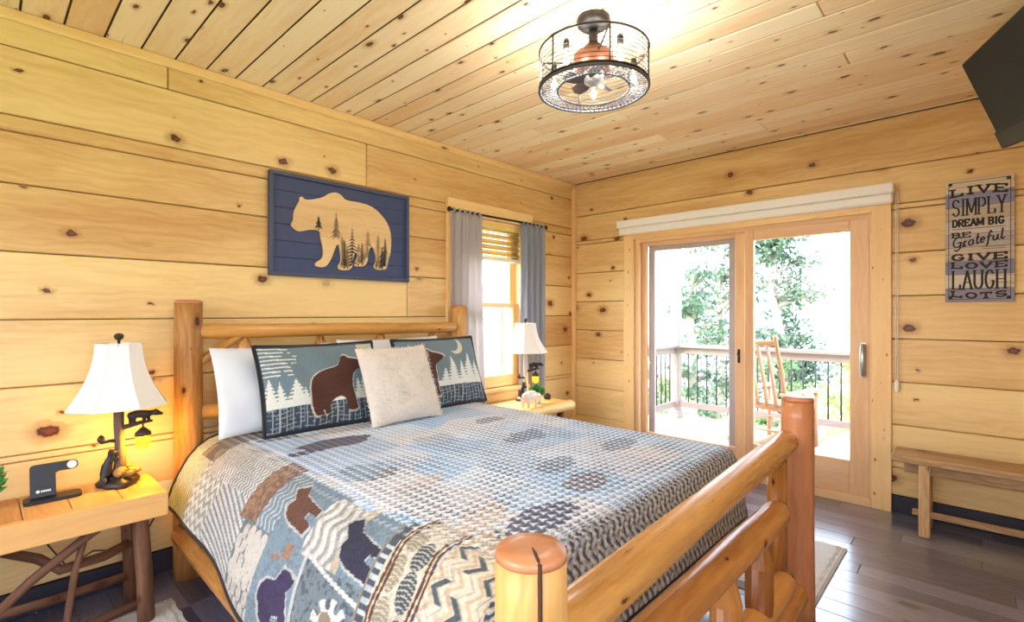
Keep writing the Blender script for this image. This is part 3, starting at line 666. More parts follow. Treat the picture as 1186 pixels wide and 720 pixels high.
# stitched relief
st = .0022*np.sin(A*2*PI/.03)*np.sin(B*2*PI/.04)
P = np.stack([qx, qy, qz+st*(wv > .2)], -1)
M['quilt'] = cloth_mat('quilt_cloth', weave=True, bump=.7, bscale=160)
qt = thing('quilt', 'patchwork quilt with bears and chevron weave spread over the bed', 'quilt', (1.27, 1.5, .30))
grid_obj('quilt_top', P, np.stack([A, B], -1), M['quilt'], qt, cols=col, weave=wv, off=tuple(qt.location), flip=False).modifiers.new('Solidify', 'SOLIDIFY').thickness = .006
hem = [tuple(P[i, 0]) for i in range(0, na, 6)]+[tuple(P[-1, j]) for j in range(0, nb, 6)]+[tuple(P[i, -1]) for i in range(na-1, 0, -6)]
MB().tube(hem, .007, 8).build('binding', M['bind'], qt)
hd = [tuple(P[0, j]) for j in range(0, nb//3, 4)]; MB().tube(hd, .007, 8).build('binding', M['bind'], qt)

# ------------------------------------------------------------------ pillows
def pillow(name, label, cat, y0, y1, h, th, xb, zb, lean, mat, paint=None, group=None, yaw=0., pin=.06, piping=False, fuzzy=False, flange=0.):
    w = y1-y0; n = 150 if paint else 50; s = np.linspace(-1, 1, n)[:, None]; t = np.linspace(-1, 1, n)[None, :]
    base = thing(name, label, cat, (xb, (y0+y1)/2, zb), group)
    R = Matrix.Rotation(yaw, 3, 'Z')
    ex = R @ Vector((0, 1, 0)); up = R @ Vector((-math.sin(lean), 0, math.cos(lean))); nrm = R @ Vector((math.cos(lean), 0, math.sin(lean)))
    W = s*(1-pin*(t**2-1)*-1*0-pin*(1-t**2))*w/2; Ht = t*(1-pin*(1-s**2))*h/2+h/2
    prof = (np.clip(1-np.abs(s)**2.6, 0, 1)**.55)*(np.clip(1-np.abs(t)**2.6, 0, 1)**.55)
    wr = .006*np.sin(s*9+t*3)*prof+.005*np.sin(t*8-s*4+1)*prof
    def surf(sg):
        dd = sg*prof*th/2+wr
        return np.stack([W*ex[i]+Ht*up[i]+dd*nrm[i] for i in range(3)], -1)
    UV = np.stack([W+.5+0*t, Ht+0*s], -1)
    cols = paint(s*.5+.5+0*t, t*.5+.5+0*s) if paint else None
    grid_obj('pillow_front', surf(1), UV, mat, base, cols=cols, flip=False)
    if paint: cb = np.zeros((n, n, 3)); cb[:] = rgb(80, 92, 104)
    grid_obj('pillow_back', surf(-1), UV, mat, base, cols=cb if paint else None, flip=True)
    if piping:
        f = surf(0); e = [f[i, 0] for i in range(0, n, 3)]+[f[-1, j] for j in range(0, n, 3)]+[f[i, -1] for i in range(n-1, 0, -3)]+[f[0, j] for j in range(n-1, -1, -3)]
        MB().tube([tuple(p) for p in e], .008, 8).build('piping', M['bind'], base, world=False)
    if fuzzy:
        mb = MB(); fr = surf(1); nn = np.random.RandomState(5)
        for _ in range(5200):
            i, j = nn.randint(0, n), nn.randint(0, n); p = Vector(fr[i, j])+Vector(nn.randn(3)*.004)
            dr = (nrm*(.010)+up*(-.006+.010*nn.randn())+ex*(.012*nn.randn())); sd = Vector(nn.randn(3)).cross(dr).normalized()*.0022
            b0 = len(mb.v); mb.v += [p-sd, p+sd, p+dr]; mb.face([b0, b0+1, b0+2], [(0, 0), (1, 0), (.5, 1)])
        o = mb.build('pile', mat, base, world=False); o['kind'] = 'stuff'
    return base
def chaikin(p, it=2):
    for _ in range(it): p = [c for i in range(len(p)) for a, b in ((p[i], p[(i+1) % len(p)]),) for c in ((a[0]*.75+b[0]*.25, a[1]*.75+b[1]*.25), (a[0]*.25+b[0]*.75, a[1]*.25+b[1]*.75))]
    return p
BEARS = chaikin([(.355, .13), (.34, .40), (.36, .54), (.42, .63), (.52, .67), (.60, .69), (.64, .76), (.655, .82), (.69, .835), (.72, .79), (.79, .77), (.86, .73), (.86, .69), (.78, .63), (.735, .58), (.72, .42), (.725, .22), (.745, .15), (.64, .14), (.635, .26), (.61, .33), (.54, .31), (.50, .25), (.505, .16), (.45, .12), (.44, .22), (.425, .13)])
def scene_paint(moon_left=True):
    def f(s, t):
        c = np.zeros(s.shape+(3,)); c[:] = rgb(122, 142, 152)
        nn = vnoise(s*3+1, t*3+1, .09, 9)
        hatch = ((s*46+np.abs(((t*20) % 1)-.5)*1.6) % 1) < .3; c[hatch & (t > .4)] = rgb(98, 118, 130)
        white = np.array(rgb(228, 230, 222))
        # light brush strokes in one upper corner, moon in the other
        if moon_left:
            st = (((t+.05*s)*22) % 1 < .32) & (s < .10+.22*nn) & (t > .62); c[st] = white
            c[(np.hypot((s-.93), (t-.92)*.7) < .11)] = rgb(206, 200, 170)
        else:
            mo = (np.hypot(s-.70, (t-.86)*.7) < .09) & ~(np.hypot(s-.66, (t-.90)*.7) < .085); c[mo] = rgb(222, 214, 190)
        # ground
        g = t < .30; c[g] = rgb(58, 72, 88); pl = ((((t*22+.3*np.sin(s*20)) % 1) < .16) & (nn > .35)) | (((s*20) % 1) < .16); c[g & pl] = rgb(172, 178, 182); c[g & (((s*20+.4) % 1) < .10) & (nn > .5)] = rgb(120, 134, 146)
        c[(t > .28) & (t < .36)] = white
        # snow trees
        for tx, th_, tw in ((.05, .30, .09), (.12, .25, .07), (.24, .27, .13), (.30, .16, .06), (.78, .22, .07), (.84, .30, .08), (.90, .46, .09), (.97, .34, .10)) if moon_left else ((.48, .22, .10), (.58, .40, .12), (.72, .32, .11), (.82, .42, .14), (.92, .30, .12), (.06, .2, .1)):
            k = (t-.32)/th_; ww = tw*(1-k)*(.55+.45*(((t*24) % 1) < .6)); c[(np.abs(s-tx) < ww*.75) & (k >= 0) & (k < 1)] = white
        bx = s if moon_left else s*1.0+.36
        ed = inside([(.58+(p-.58)*1.06, .46+(q-.46)*1.05) for p, q in BEARS], bx, t); bo = inside(BEARS, bx, t)
        c[ed] = rgb(206, 196, 180); c[bo] = rgb(92, 56, 46); dark = bo & ((((s*40+t*34) % 1) < .25) | (((s*40-t*34) % 1) < .2)); c[dark] = rgb(70, 42, 36)
        bd = (s < .018) | (s > .982) | (t < .03) | (t > .97); c[bd] = rgb(44, 50, 60)
        return c
    return f
M['sham'] = cloth_mat('sham_cloth', bump=.5, bscale=120)
M['fuzz'] = plain('shaggy_cream', rgb(226, 216, 206), .95, bump=.6, bscale=120, var=.1, sheen=.3)
pillow('bed_pillow', 'white pillow at the near end of the headboard behind the near bear sham', 'pillow', .775, 1.40, .45, .11, .372, .70, .33, M['pillow'], group='white bed pillows', pin=.05)
pillow('bed_pillow', 'white pillow peeping out above the gap between the two bear shams', 'pillow', 1.45, 2.20, .46, .12, .345, .70, .30, M['pillow'], group='white bed pillows', pin=.05)
pillow('pillow_sham', 'bear sham nearest the left lamp, whole brown bear visible', 'pillow', .925, 1.58, .46, .125, .525, .698, .34, M['sham'], scene_paint(True), 'bear pillow shams', piping=True, pin=.045, yaw=-.02)
pillow('pillow_sham', 'bear sham farther along the bed by the window, bear half hidden', 'pillow', 1.72, 2.39, .46, .12, .52, .698, .34, M['sham'], scene_paint(False), 'bear pillow shams', piping=True, pin=.045, yaw=.02)
pillow('throw_pillow', 'square shaggy off-white throw pillow leaning between the bear shams', 'pillow', 1.395, 1.855, .44, .14, .70, .702, .42, M['fuzz'], fuzzy=True, pin=.05)

# ------------------------------------------------------------------ nightstands
def xbox(mb, p, q, r0, r1, **k): mb.log(p, q, r0, r1, **k); return mb
nt = thing('nightstand', 'rustic plank nightstand on bark legs left of the bed', 'nightstand', (.34, .13, 0), 'rustic nightstands')
mb = MB(); ys = [-.30, -.06, .11, .245, .40, .545]
for p, q in zip(ys[:-1], ys[1:]): mb.box(.14, .475, p+.001, q-.001, .515, .55, axis=0, ch=.003)
mb.build('table_top', M['table'], nt)
MB().box(.475, .515, -.30, .545, .455, .552, ch=.004, axis=1).build('apron', M['table'], nt)
MB().box(.14, .165, -.28, .53, .465, .515, ch=.004, axis=1).build('apron', M['table'], nt)
for (x0, y0, x1, y1) in ((.43, .46, .45, .475), (.23, .45, .21, .47), (.43, -.02, .46, -.045), (.23, -.03, .21, -.05)):
    MB().tube([(x0, y0, .515), (x0+.004, y0+.006, .36), (x1-.006, y1, .2), (x1, y1+.004, .016 if x1 > .4 else 0)], [.026, .028, .029, .031], 12, wob=.06).build('leg', M['bark'], nt)
for pts, r in (([(.44, -.03, .16), (.445, .13, .31), (.44, .30, .43), (.43, .38, .475)], .017), ([(.24, .02, .40), (.30, .16, .335), (.36, .22, .29), (.33, .36, .285), (.25, .45, .28)], .018),
               ([(.435, .29, .44), (.44, .255, .3), (.445, .235, .15), (.445, .225, .045)], .012), ([(.44, .47, .095), (.43, .2, .055), (.44, -.03, .04)], .02), ([(.22, .45, .13), (.22, .2, .12), (.22, -.04, .13)], .017)):
    MB().tube(pts, [r*1.0 for _ in pts], 10, wob=.06).build('branch', M['bark'], nt)
nt2 = thing('nightstand', 'pale log-edged nightstand in the far corner below the window', 'nightstand', (.32, 3.06, 0), 'rustic nightstands')
mb = MB(); ys = [2.72, 2.95, 3.18, 3.385]
for p, q in zip(ys[:-1], ys[1:]): mb.box(.12, .49, p+.001, q-.001, .53, .565, axis=0, ch=.004)
mb.build('table_top', M['paletable'], nt2)
MB().log((.50, 2.70, .535), (.50, 3.40, .535), .042, .042, 14, 8, .03, round_end=(.02, .02)).build('log_edge', M['paletable'], nt2)
MB().box(.12, .15, 2.74, 3.37, .46, .53, ch=.004).build('apron', M['paletable'], nt2)
for x0, y0 in ((.44, 2.79), (.44, 3.31), (.19, 2.79), (.19, 3.31)):
    MB().tube([(x0, y0, .53), (x0+.01, y0, .3), (x0, y0, 0)], [.026, .028, .031], 12, wob=.05).build('leg', M['bark'], nt2)

# ------------------------------------------------------------------ table lamps
def lamp(loc, label, zb, zt, H_, rot, lit, tmat):
    x, y, z = loc; L = thing('table_lamp', label, 'lamp', loc, 'bear table lamps'); T = Matrix.Translation(Vector(loc)) @ Matrix.Rotation(rot, 4, 'Z')
    def W(p): return tuple(T @ Vector(p))
    mb = MB(); mb.lathe([(.001, 0), (.078, 0), (.082, .012), (.070, .026), (.045, .036), (.03, .06), (.001, .062)], (0, 0, 0), 22, 1.0, .92, fn=lambda t, z: 1+.10*math.sin(3*t+1)+.06*math.sin(7*t)); mb.xf(T).build('base', M['bronze'], L)
    mb = MB(); r = random.Random(3)
    for k in range(16):
        a = r.random()*5-1.2; rr = .028+.036*r.random(); s_ = .010+.010*r.random()
        mb.lathe([(.001, -s_), (s_*.8, -s_*.5), (s_, 0), (s_*.7, s_*.6), (.001, s_*.8)], (rr*math.cos(a), rr*math.sin(a), .032+.05*max(0, .06-rr)/.06+.02*r.random()), 8, 1, 1.2)
    mb.xf(T).build('rocks', M['stone'], L)
    MB().tube([(0, .0, .03), (.004, .004, .10), (-.002, .002, .18), (.003, 0, .26), (0, 0, zb+.01)], [.030, .021, .018, .019, .018], 12, wob=.07).xf(T).build('trunk', tmat, L)
    MB().tube([(0, 0, zb+.0), (0, 0, zb+.035)], [.021, .021], 14).tube([(0, 0, zb+.03), (0, 0, zt-.02)], .006, 8).xf(T).build('socket', M['bronze'], L)
    # long branch to the right with lantern, short branch left with pine cone   (local +y is to the right in the photo)
    MB().tube([(0, 0, .245), (.01, .035, .252), (.012, .075, .262), (.012, .12, .266)], [.012, .010, .009, .006], 9, wob=.08).tube([(0, 0, .19), (.01, -.03, .196), (.01, -.062, .19)], [.009, .007, .005], 8).xf(T).build('branch', M['bronze'], L)
    MB().lathe([(.001, -.018), (.012, -.008), (.014, .002), (.009, .014), (.001, .02)], (.012, -.06, .206), 12).xf(T).build('pine_cone', M['bronze'], L)
    # bear walking along the branch
    b = [(.012, .044, .297, .0165), (.012, .068, .302, .0185), (.012, .096, .298, .0175), (.012, .118, .302, .0125), (.012, .134, .300, .0135), (.012, .152, .294, .0075),
         (.002, .040, .284, .0085), (.004, .040, .266, .0075), (.021, .052, .284, .0085), (.020, .054, .267, .0075), (.002, .104, .284, .0080), (.005, .106, .270, .0070), (.021, .090, .284, .0080), (.019, .088, .269, .0070), (.003, .130, .314, .0045), (.021, .130, .314, .0045)]
    b = [(*W(p[:3]), p[3]) for p in b]
    skin('walking_bear', b, [(0, 1), (1, 2), (2, 3), (3, 4), (4, 5), (0, 6), (6, 7), (0, 8), (8, 9), (2, 10), (10, 11), (2, 12), (12, 13), (4, 14), (4, 15)], M['blackbear'], L)
    b = [(.026, -.044, .060, .0215), (.024, -.040, .088, .0205), (.022, -.033, .110, .0165), (.020, -.027, .128, .0135), (.020, -.023, .146, .0150), (.018, -.004, .147, .0075),
         (.040, -.054, .046, .0105), (.050, -.042, .030, .0090), (.016, -.034, .040, .010), (.030, -.020, .034, .0085), (.036, -.026, .112, .0080), (.034, -.004, .124, .0070), (.008, -.030, .104, .0075), (.010, -.010, .120, .0065), (.029, -.030, .157, .0045), (.011, -.030, .157, .0045)]
    b = [(*W(p[:3]), p[3]) for p in b]
    skin('climbing_bear', b, [(0, 1), (1, 2), (2, 3), (3, 4), (4, 5), (0, 6), (6, 7), (0, 8), (8, 9), (2, 10), (10, 11), (2, 12), (12, 13), (4, 14), (4, 15)], M['blackbear'], L)
    lt = MB().tube([(.012, .085, .262), (.012, .085, .236)], .004, 6).lathe([(.001, .242), (.010, .238), (.030, .218), (.032, .205), (.026, .203)], (.012, .085, 0), 14).xf(T).build('lantern_cap', M['bronze'], L)
    MB().lathe([(.027, .205), (.030, .19), (.029, .165), (.020, .148), (.001, .144)], (.012, .085, 0), 16).xf(T).build('lantern_glass', M['amber'], lt)
    # bell shade, square with cut corners
    ht = zt-zb; N = 8; mb = MB(); prof = []
    for k in range(9):
        t = k/8; prof.append((.186*(1-t)+.086*t-.024*math.sin(t*PI), zb+ht*t))
    def oct_(t, z):
        a = (t % (PI/2)); return 1.0
    ang = [math.radians(a) for a in (-24, 24, 66, 114, 156, 204, 246, 294)]
    rings = [[(r_*math.cos(a), r_*math.sin(a), z_) for a in ang] for r_, z_ in prof]
    b0 = len(mb.v)
    for rg in rings: mb.v += [Vector(p) for p in rg]
    for i in range(8):
        for k in range(8):
            k2 = (k+1) % 8; mb.face([b0+i*8+k, b0+i*8+k2, b0+i*8+8+k2, b0+i*8+8+k], [(0, 0)]*4)
    sh = mb.xf(T).build('lamp_shade', M['shade'], L); so = sh.modifiers.new('Solidify', 'SOLIDIFY'); so.thickness = .003
    mb = MB()
    for a in range(8): mb.tube([rg[a] for rg in rings], .0022, 6)
    mb.tube(rings[0]+[rings[0][0]], .003, 6); mb.tube(rings[-1]+[rings[-1][0]], .003, 6); mb.xf(T).build('shade_trim', M['shade'], sh)
    mb = MB(); mb.tube([(0, 0, zt-.02), (0, 0, zt+.012)], .005, 8)
    for a in (0, PI/2): mb.tube([(.083*math.cos(a), .083*math.sin(a), zt-.004), (-.083*math.cos(a), -.083*math.sin(a), zt-.004)], .0025, 6)
    mb.xf(T).build('harp', M['iron'], L)
    MB().lathe([(.004, 0), (.007, .008), (.015, .014), (.019, .024), (.014, .034), (.001, .038)], (0, 0, zt+.008), 14).xf(T).build('finial', M['bronze'], L)
    p = bpy.data.lights.new('lantern_light', 'POINT'); p.energy = lit; p.color = (1, .66, .12); p.shadow_soft_size = .024
    o = bpy.data.objects.new('lantern_light', p); C.objects.link(o); o.location = W((.012, .085, .176)); 
    return L
lamp((.245, .42, .55), 'bear lamp with lit amber lantern on the left nightstand beside a charging stand', .345, .615, .655, -.18, 13., M['bark2'])
lamp((.215, 3.13, .565), 'bear lamp in front of the blue-grey curtain on the far corner nightstand', .405, .645, .67, -.5, 3.5, M['birch_lit'])

# ------------------------------------------------------------------ small things on the tables
ch = thing('charging_stand', 'black phone charging stand with round white watch pad on left nightstand', 'charger', (.265, .205, .55))
def rrect(w, h, r, n=6):
    o = []
    for cx, cy, a0 in ((w/2-r, h/2-r, 0), (-w/2+r, h/2-r, PI/2), (-w/2+r, -h/2+r, PI), (w/2-r, -h/2+r, 1.5*PI)):
        o += [(cx+r*math.cos(a0+PI/2*k/n), cy+r*math.sin(a0+PI/2*k/n)) for k in range(n+1)]
    return o
MB().prism(rrect(.085, .175, .022), lambda x, y, w: (.27+x, .205+y, .55+w), .013).build('base', M['black'], ch)
lean = .22
def panel(x, y, w): return (.255-math.sin(lean)*y+math.cos(lean)*w, .185+x, .563+math.cos(lean)*y+math.sin(lean)*w)
out = [(-.047, 0), (.030, 0), (.030, .085)]+[(.040, .090)]+[(.082+.019*math.cos(t), .109+.019*math.sin(t)) for t in np.linspace(-PI/2, PI/2, 9)]+[(-.035, .128), (-.044, .124), (-.047, .115)]
MB().prism(out, panel, .011).build('panel', M['black'], ch)
MB().prism([(.080+.0155*math.cos(t), .109+.0155*math.sin(t)) for t in np.linspace(0, 2*PI, 20)[:-1]], lambda x, y, w: panel(x, y, w+.011), .005).build('watch_pad', M['white'], ch)
mb = MB(); mb.prism([(-.024+.006*math.cos(t), .022+.006*math.sin(t)) for t in np.linspace(0, 2*PI, 14)[:-1]], lambda x, y, w: panel(x, y, w+.011), .0008)
for k in range(5): mb.prism([(-.015+k*.0062, .018), (-.0105+k*.0062, .018), (-.0105+k*.0062, .0255), (-.015+k*.0062, .0255)], lambda x, y, w: panel(x, y, w+.011), .0008)
mb.build('logo', M['white'], ch)
def plant(label, x, y, z, s, seed):
    t = thing('potted_plant', label, 'plant', (x, y, z), 'small potted plants'); r = random.Random(seed)
    MB().lathe([(.001, 0), (.030*s, 0), (.037*s, .055*s), (.039*s, .065*s), (.034*s, .066*s), (.033*s, .055*s), (.001, .054*s)], (x, y, z), 18).build('pot', M['pot'], t)
    mb = MB()
    for k in range(150):
        a = r.random()*6.28; e = r.random()*1.3; l = (.03+.055*r.random())*s
        st = Vector((x+.02*s*math.cos(a)*r.random(), y+.02*s*math.sin(a)*r.random(), z+.055*s+.045*s*r.random()))
        dr = Vector((math.cos(a)*math.sin(e), math.sin(a)*math.sin(e), math.cos(e))); sd = dr.cross(Vector((r.random()-.5, r.random()-.5, r.random()))).normalized()*l*.22
        b0 = len(mb.v); nrm = dr.cross(sd).normalized()*l*.1
        mb.v += [st, st+dr*l*.5+sd+nrm, st+dr*l, st+dr*l*.5-sd+nrm]; mb.face([b0, b0+1, b0+2, b0+3], [(0, 0)]*4)
    mb.build('leaves', M['leafp'], t)
plant('small green plant at the left edge of the near nightstand', .245, .015, .55, 1.05, 1)
plant('small green plant in white pot beside the bear figurine on the far nightstand', .36, 3.115, .565, .95, 2)
fx, fy, fz = .42, 2.985, .565
fg = [(0, -.055, .064, .027), (0, -.02, .068, .031), (0, .022, .066, .029), (0, .045, .062, .022), (.004, .072, .054, .021), (.006, .094, .045, .011),
      (-.018, -.062, .035, .014), (-.018, -.062, .008, .012), (.018, -.056, .035, .014), (.018, -.054, .008, .012), (-.018, .03, .035, .013), (-.018, .034, .008, .012), (.018, .022, .035, .013), (.018, .024, .008, .012), (-.012, .068, .076, .006), (.014, .068, .076, .006)]
skin('bear_figurine', [(p[0]*1.25, p[1]*1.25, p[2]*1.25-.0, p[3]*1.25) for p in fg], [(0, 1), (1, 2), (2, 3), (3, 4), (4, 5), (0, 6), (6, 7), (0, 8), (8, 9), (2, 10), (10, 11), (2, 12), (12, 13), (4, 14), (4, 15)], M['ceram'], voxel=.004)
bf = C.objects['bear_figurine']; bf.location = (fx+.01, fy-.03, fz+.006); bf.rotation_euler = (0, 0, .1); tag(bf, 'pale walking bear figurine on the far nightstand in front of the lamp', 'figurine')
jar = thing('candle_jar', 'small dark round jar under the blue-grey curtain on the far nightstand', 'jar', (.30, 3.315, .565))
MB().lathe([(.001, 0), (.026, 0), (.030, .01), (.030, .03), (.024, .038), (.001, .038)], tuple(jar.location), 18).build('jar_body', M['black'], jar)
MB().lathe([(.001, .038), (.020, .038), (.022, .044), (.010, .05), (.001, .052)], tuple(jar.location), 18).build('lid', M['bronze'], jar)
ol = thing('wall_outlet', 'white wall outlet low on the log wall between nightstand and bed', 'outlet', (0, .64, .36))
MB().box(0, .007, .605, .675, .34, .455, ch=.003).build('cover_plate', M['white'], ol)
mb = MB()
for zz in (.372, .412): mb.box(.007, .009, .625, .655, zz, zz+.026, ch=.001)
mb.build('sockets', M['cassette'], ol)
cb = MB().tube([(.03, .62, .385), (.035, .60, .31), (.03, .55, .22), (.035, .46, .18), (.03, .36, .21), (.035, .27, .17), (.03, .20, .30), (.12, .20, .50)], .0035, 6).build('power_cord', M['black'])
MB().box(.009, .03, .624, .656, .372, .398, ch=.004).build('plug', M['white'], cb)
tag(cb, 'thin dark power cord looping down the wall behind the left nightstand', 'cord')

# ------------------------------------------------------------------ framed bear on the wall
art = thing('bear_wall_art', 'navy framed board with a carved wooden bear hung above the bed', 'wall art', (0, 1.615, 1.517))
ay0, ay1, az0, az1 = 1.137, 2.094, 1.517, 2.123
mb = MB()
for k in range(6):
    z0 = az0+.01+(az1-az0-.02)*k/6; mb.box(.004, .016, ay0+.01, ay1-.01, z0, z0+(az1-az0-.02)/6-.0008, ch=.0025)
mb.build('backboard', M['navy'], art)
mb = MB(); fw = .024
mb.box(.002, .036, ay0, ay1, az0, az0+fw, ch=.003); mb.box(.002, .036, ay0, ay1, az1-fw, az1, ch=.003); mb.box(.002, .036, ay0, ay0+fw, az0+fw, az1-fw, ch=.003); mb.box(.002, .036, ay1-fw, ay1, az0+fw, az1-fw, ch=.003)
mb.build('frame', M['navyf'], art)
BW = [(1.259, 1.819), (1.276, 1.85), (1.274, 1.889), (1.293, 1.936), (1.313, 1.97), (1.311, 1.989), (1.328, 1.998), (1.345, 1.978), (1.405, 1.993), (1.466, 2.018), (1.497, 2.045), (1.542, 2.061), (1.581, 2.05), (1.607, 2.018), (1.702, 2.024), (1.801, 2.011), (1.874, 1.963), (1.927, 1.905), (1.95, 1.828), (1.947, 1.722), (1.916, 1.627), (1.912, 1.594), (1.83, 1.589), (1.811, 1.61), (1.833, 1.641), (1.823, 1.711), (1.801, 1.748), (1.772, 1.713), (1.765, 1.611), (1.681, 1.599), (1.67, 1.617), (1.695, 1.662), (1.695, 1.7), (1.661, 1.672), (1.658, 1.578), (1.574, 1.569), (1.552, 1.59), (1.581, 1.629), (1.568, 1.713), (1.555, 1.742), (1.535, 1.698), (1.51, 1.629), (1.472, 1.579), (1.411, 1.583), (1.407, 1.604), (1.46, 1.637), (1.46, 1.703), (1.441, 1.76), (1.441, 1.807), (1.381, 1.806), (1.328, 1.788), (1.299, 1.784), (1.267, 1.807)]
def resample(p, it=2):
    for _ in range(it):
        q = []
        for i in range(len(p)):
            a, b = p[i], p[(i+1) % len(p)]; q += [(a[0]*.75+b[0]*.25, a[1]*.75+b[1]*.25), (a[0]*.25+b[0]*.75, a[1]*.25+b[1]*.75)]
        p = q
    return p
BW = resample(BW, 2)
M['artwood'] = wood('pale_bear_wood', rgb(232, 200, 150), rgb(196, 156, 104), .5, .3, (4, 8), .2, .5, ksize=.5)
M['artdark'] = plain('stained_trees', rgb(70, 64, 60), .7); M['artmid'] = plain('stained_trees_soft', rgb(142, 114, 84), .7); M['artline'] = plain('board_line', rgb(96, 70, 48), .7)
bo = MB().prism(BW, lambda x, y, w: (.017+w, x, y), .010, tone=.4, uvo=(4.3, 1.7)).build('bear_cutout', M['artwood'], art)
def clipx(z, y): return inside(BW, np.array([y]), np.array([z]))[0]
r = random.Random(4)
for (ty, tz, th_, tw, dark) in ((1.655, 1.565, .31, .062, 1), (1.60, 1.58, .2, .06, 1), (1.725, 1.56, .22, .05, 1), (1.875, 1.56, .2, .05, 1), (1.985, 1.56, .16, .05, 0), (1.585, 1.60, .20, .05, 0), (1.768, 1.62, .24, .065, 0), (1.845, 1.62, .22, .05, 0), (1.90, 1.62, .20, .05, 1), (1.965, 1.62, .17, .045, 0), (1.43, 1.78, .12, .035, 1), (1.545, 1.78, .16, .03, 0), (1.70, 1.57, .2, .06, 0), (1.62, 1.55, .2, .04, 0), (1.83, 1.56, .16, .04, 1), (1.93, 1.55, .14, .05, 0)):
    tgt = MB(); n = 15
    for k in range(n):
        f = k/n; z = tz+th_*f; ww = tw*1.5*(1-f)*(.6+.5*r.random())
        for sg in (-1, 1):
            while ww > .006 and not (clipx(z-.006-.02*(1-f), ty+sg*ww) and clipx(z, ty+sg*ww*.5)): ww *= .75
            if ww > .006 and clipx(z, ty) and clipx(z+.02, ty): tgt.prism([(ty, z), (ty, z+.019*(1-.5*f)), (ty+sg*ww, z-.006-.02*(1-f))], lambda x, y, w: (.027+w, x, y), .0008)
    zs = [tz+th_*i/30 for i in range(31) if clipx(tz+th_*i/30, ty-.003) and clipx(tz+th_*i/30, ty+.003)]
    if zs: tgt.prism([(ty-.004, min(zs)), (ty+.004, min(zs)), (ty, max(zs))], lambda x, y, w: (.027+w, x, y), .001)
    if tgt.v: tgt.build('painted_tree', M['artdark'] if dark else M['artmid'], bo)

# ------------------------------------------------------------------ lettered sign
sg = thing('wooden_sign', 'weathered grey plank sign with black lettering beside the sliding door', 'sign', (2.985, D, 1.366))
sx0, sx1, sz0, sz1 = 2.834, 3.136, 1.366, 2.105
mb = MB(); nsl = 9
cols = [rgb(214, 198, 172), rgb(146, 146, 172), rgb(196, 180, 160), rgb(206, 196, 186), rgb(184, 176, 176), rgb(198, 184, 166), rgb(142, 140, 168), rgb(214, 204, 186), rgb(146, 142, 164)]
M['sign'], nt_, b_ = newmat('sign_planks'); q = NB(nt_)
tn = q.n('ShaderNodeAttribute', attribute_name='tone').outputs['Fac']; rp = q.ramp(tn, [(i/9, cols[i]) for i in range(9)], 'CONSTANT')
uv = q.n('ShaderNodeUVMap').outputs[0]; nz = q.noise(q.scale(uv, (3, 60, 1)), 1, 3)
q.put(b_.inputs['Base Color'], q.mix(q.math('MULTIPLY', q.step(nz, .5, .75), .6), rp, rgb(110, 96, 92))); b_.inputs['Roughness'].default_value = .8
for k in range(nsl):
    hh = (sz1-sz0)/nsl; mb.box(sx0, sx1, D-.022, D-.004, sz1-hh*(k+1)+.0005, sz1-hh*k-.0005, axis=0, ch=.002, tone=(k+.5)/9)
mb.build('board', M['sign'], sg)
M['ink'] = plain('black_paint', rgb(38, 36, 42), .7)
def arc(cx, cy, rx, ry, a0, a1_, n=12): return [(cx+rx*math.cos(math.radians(a0+(a1_-a0)*k/n)), cy+ry*math.sin(math.radians(a0+(a1_-a0)*k/n))) for k in range(n+1)]
GL = {'L': [[(.1, 1), (.1, 0), (.9, 0), (.9, .22)]], 'I': [[(.5, 0), (.5, 1)]], 'V': [[(.05, 1), (.5, 0), (.95, 1)]], 'E': [[(.9, .82), (.9, 1), (.1, 1), (.1, 0), (.9, 0), (.9, .18)], [(.1, .52), (.65, .52)]],
      'S': [arc(.5, .75, .4, .25, 20, 270)+arc(.5, .25, .4, .25, 90, -160)], 'M': [[(.05, 0), (.05, 1), (.5, .15), (.95, 1), (.95, 0)]], 'P': [[(.1, 0), (.1, 1), (.5, 1)]+arc(.5, .73, .4, .27, 90, -90)+[(.1, .46)]],
      'Y': [[(.05, 1), (.5, .48), (.95, 1)], [(.5, .48), (.5, 0)]], 'D': [[(.1, 0), (.1, 1), (.45, 1)]+arc(.45, .5, .45, .5, 90, -90)+[(.1, 0)]], 'R': [[(.1, 0), (.1, 1), (.5, 1)]+arc(.5, .74, .38, .26, 90, -90)+[(.1, .48)], [(.45, .48), (.92, 0)]],
      'A': [[(.03, 0), (.5, 1), (.97, 0)], [(.22, .36), (.78, .36)]], 'B': [[(.1, 0), (.1, 1), (.5, 1)]+arc(.5, .76, .34, .24, 90, -90)+[(.1, .52)], [(.5, .52)]+arc(.5, .26, .40, .26, 90, -90)+[(.1, 0)]],
      'G': [arc(.52, .5, .44, .5, 40, 320)+[(.9, .42), (.6, .42)]], 'T': [[(.05, .84), (.05, 1), (.95, 1), (.95, .84)], [(.5, 1), (.5, 0)]], 'O': [arc(.5, .5, .44, .5, 0, 360, 22)], 'U': [[(.08, 1), (.08, .35)]+arc(.5, .35, .42, .35, 180, 360)+[(.92, 1)]],
      'H': [[(.08, 0), (.08, 1)], [(.92, 0), (.92, 1)], [(.08, .5), (.92, .5)]]}
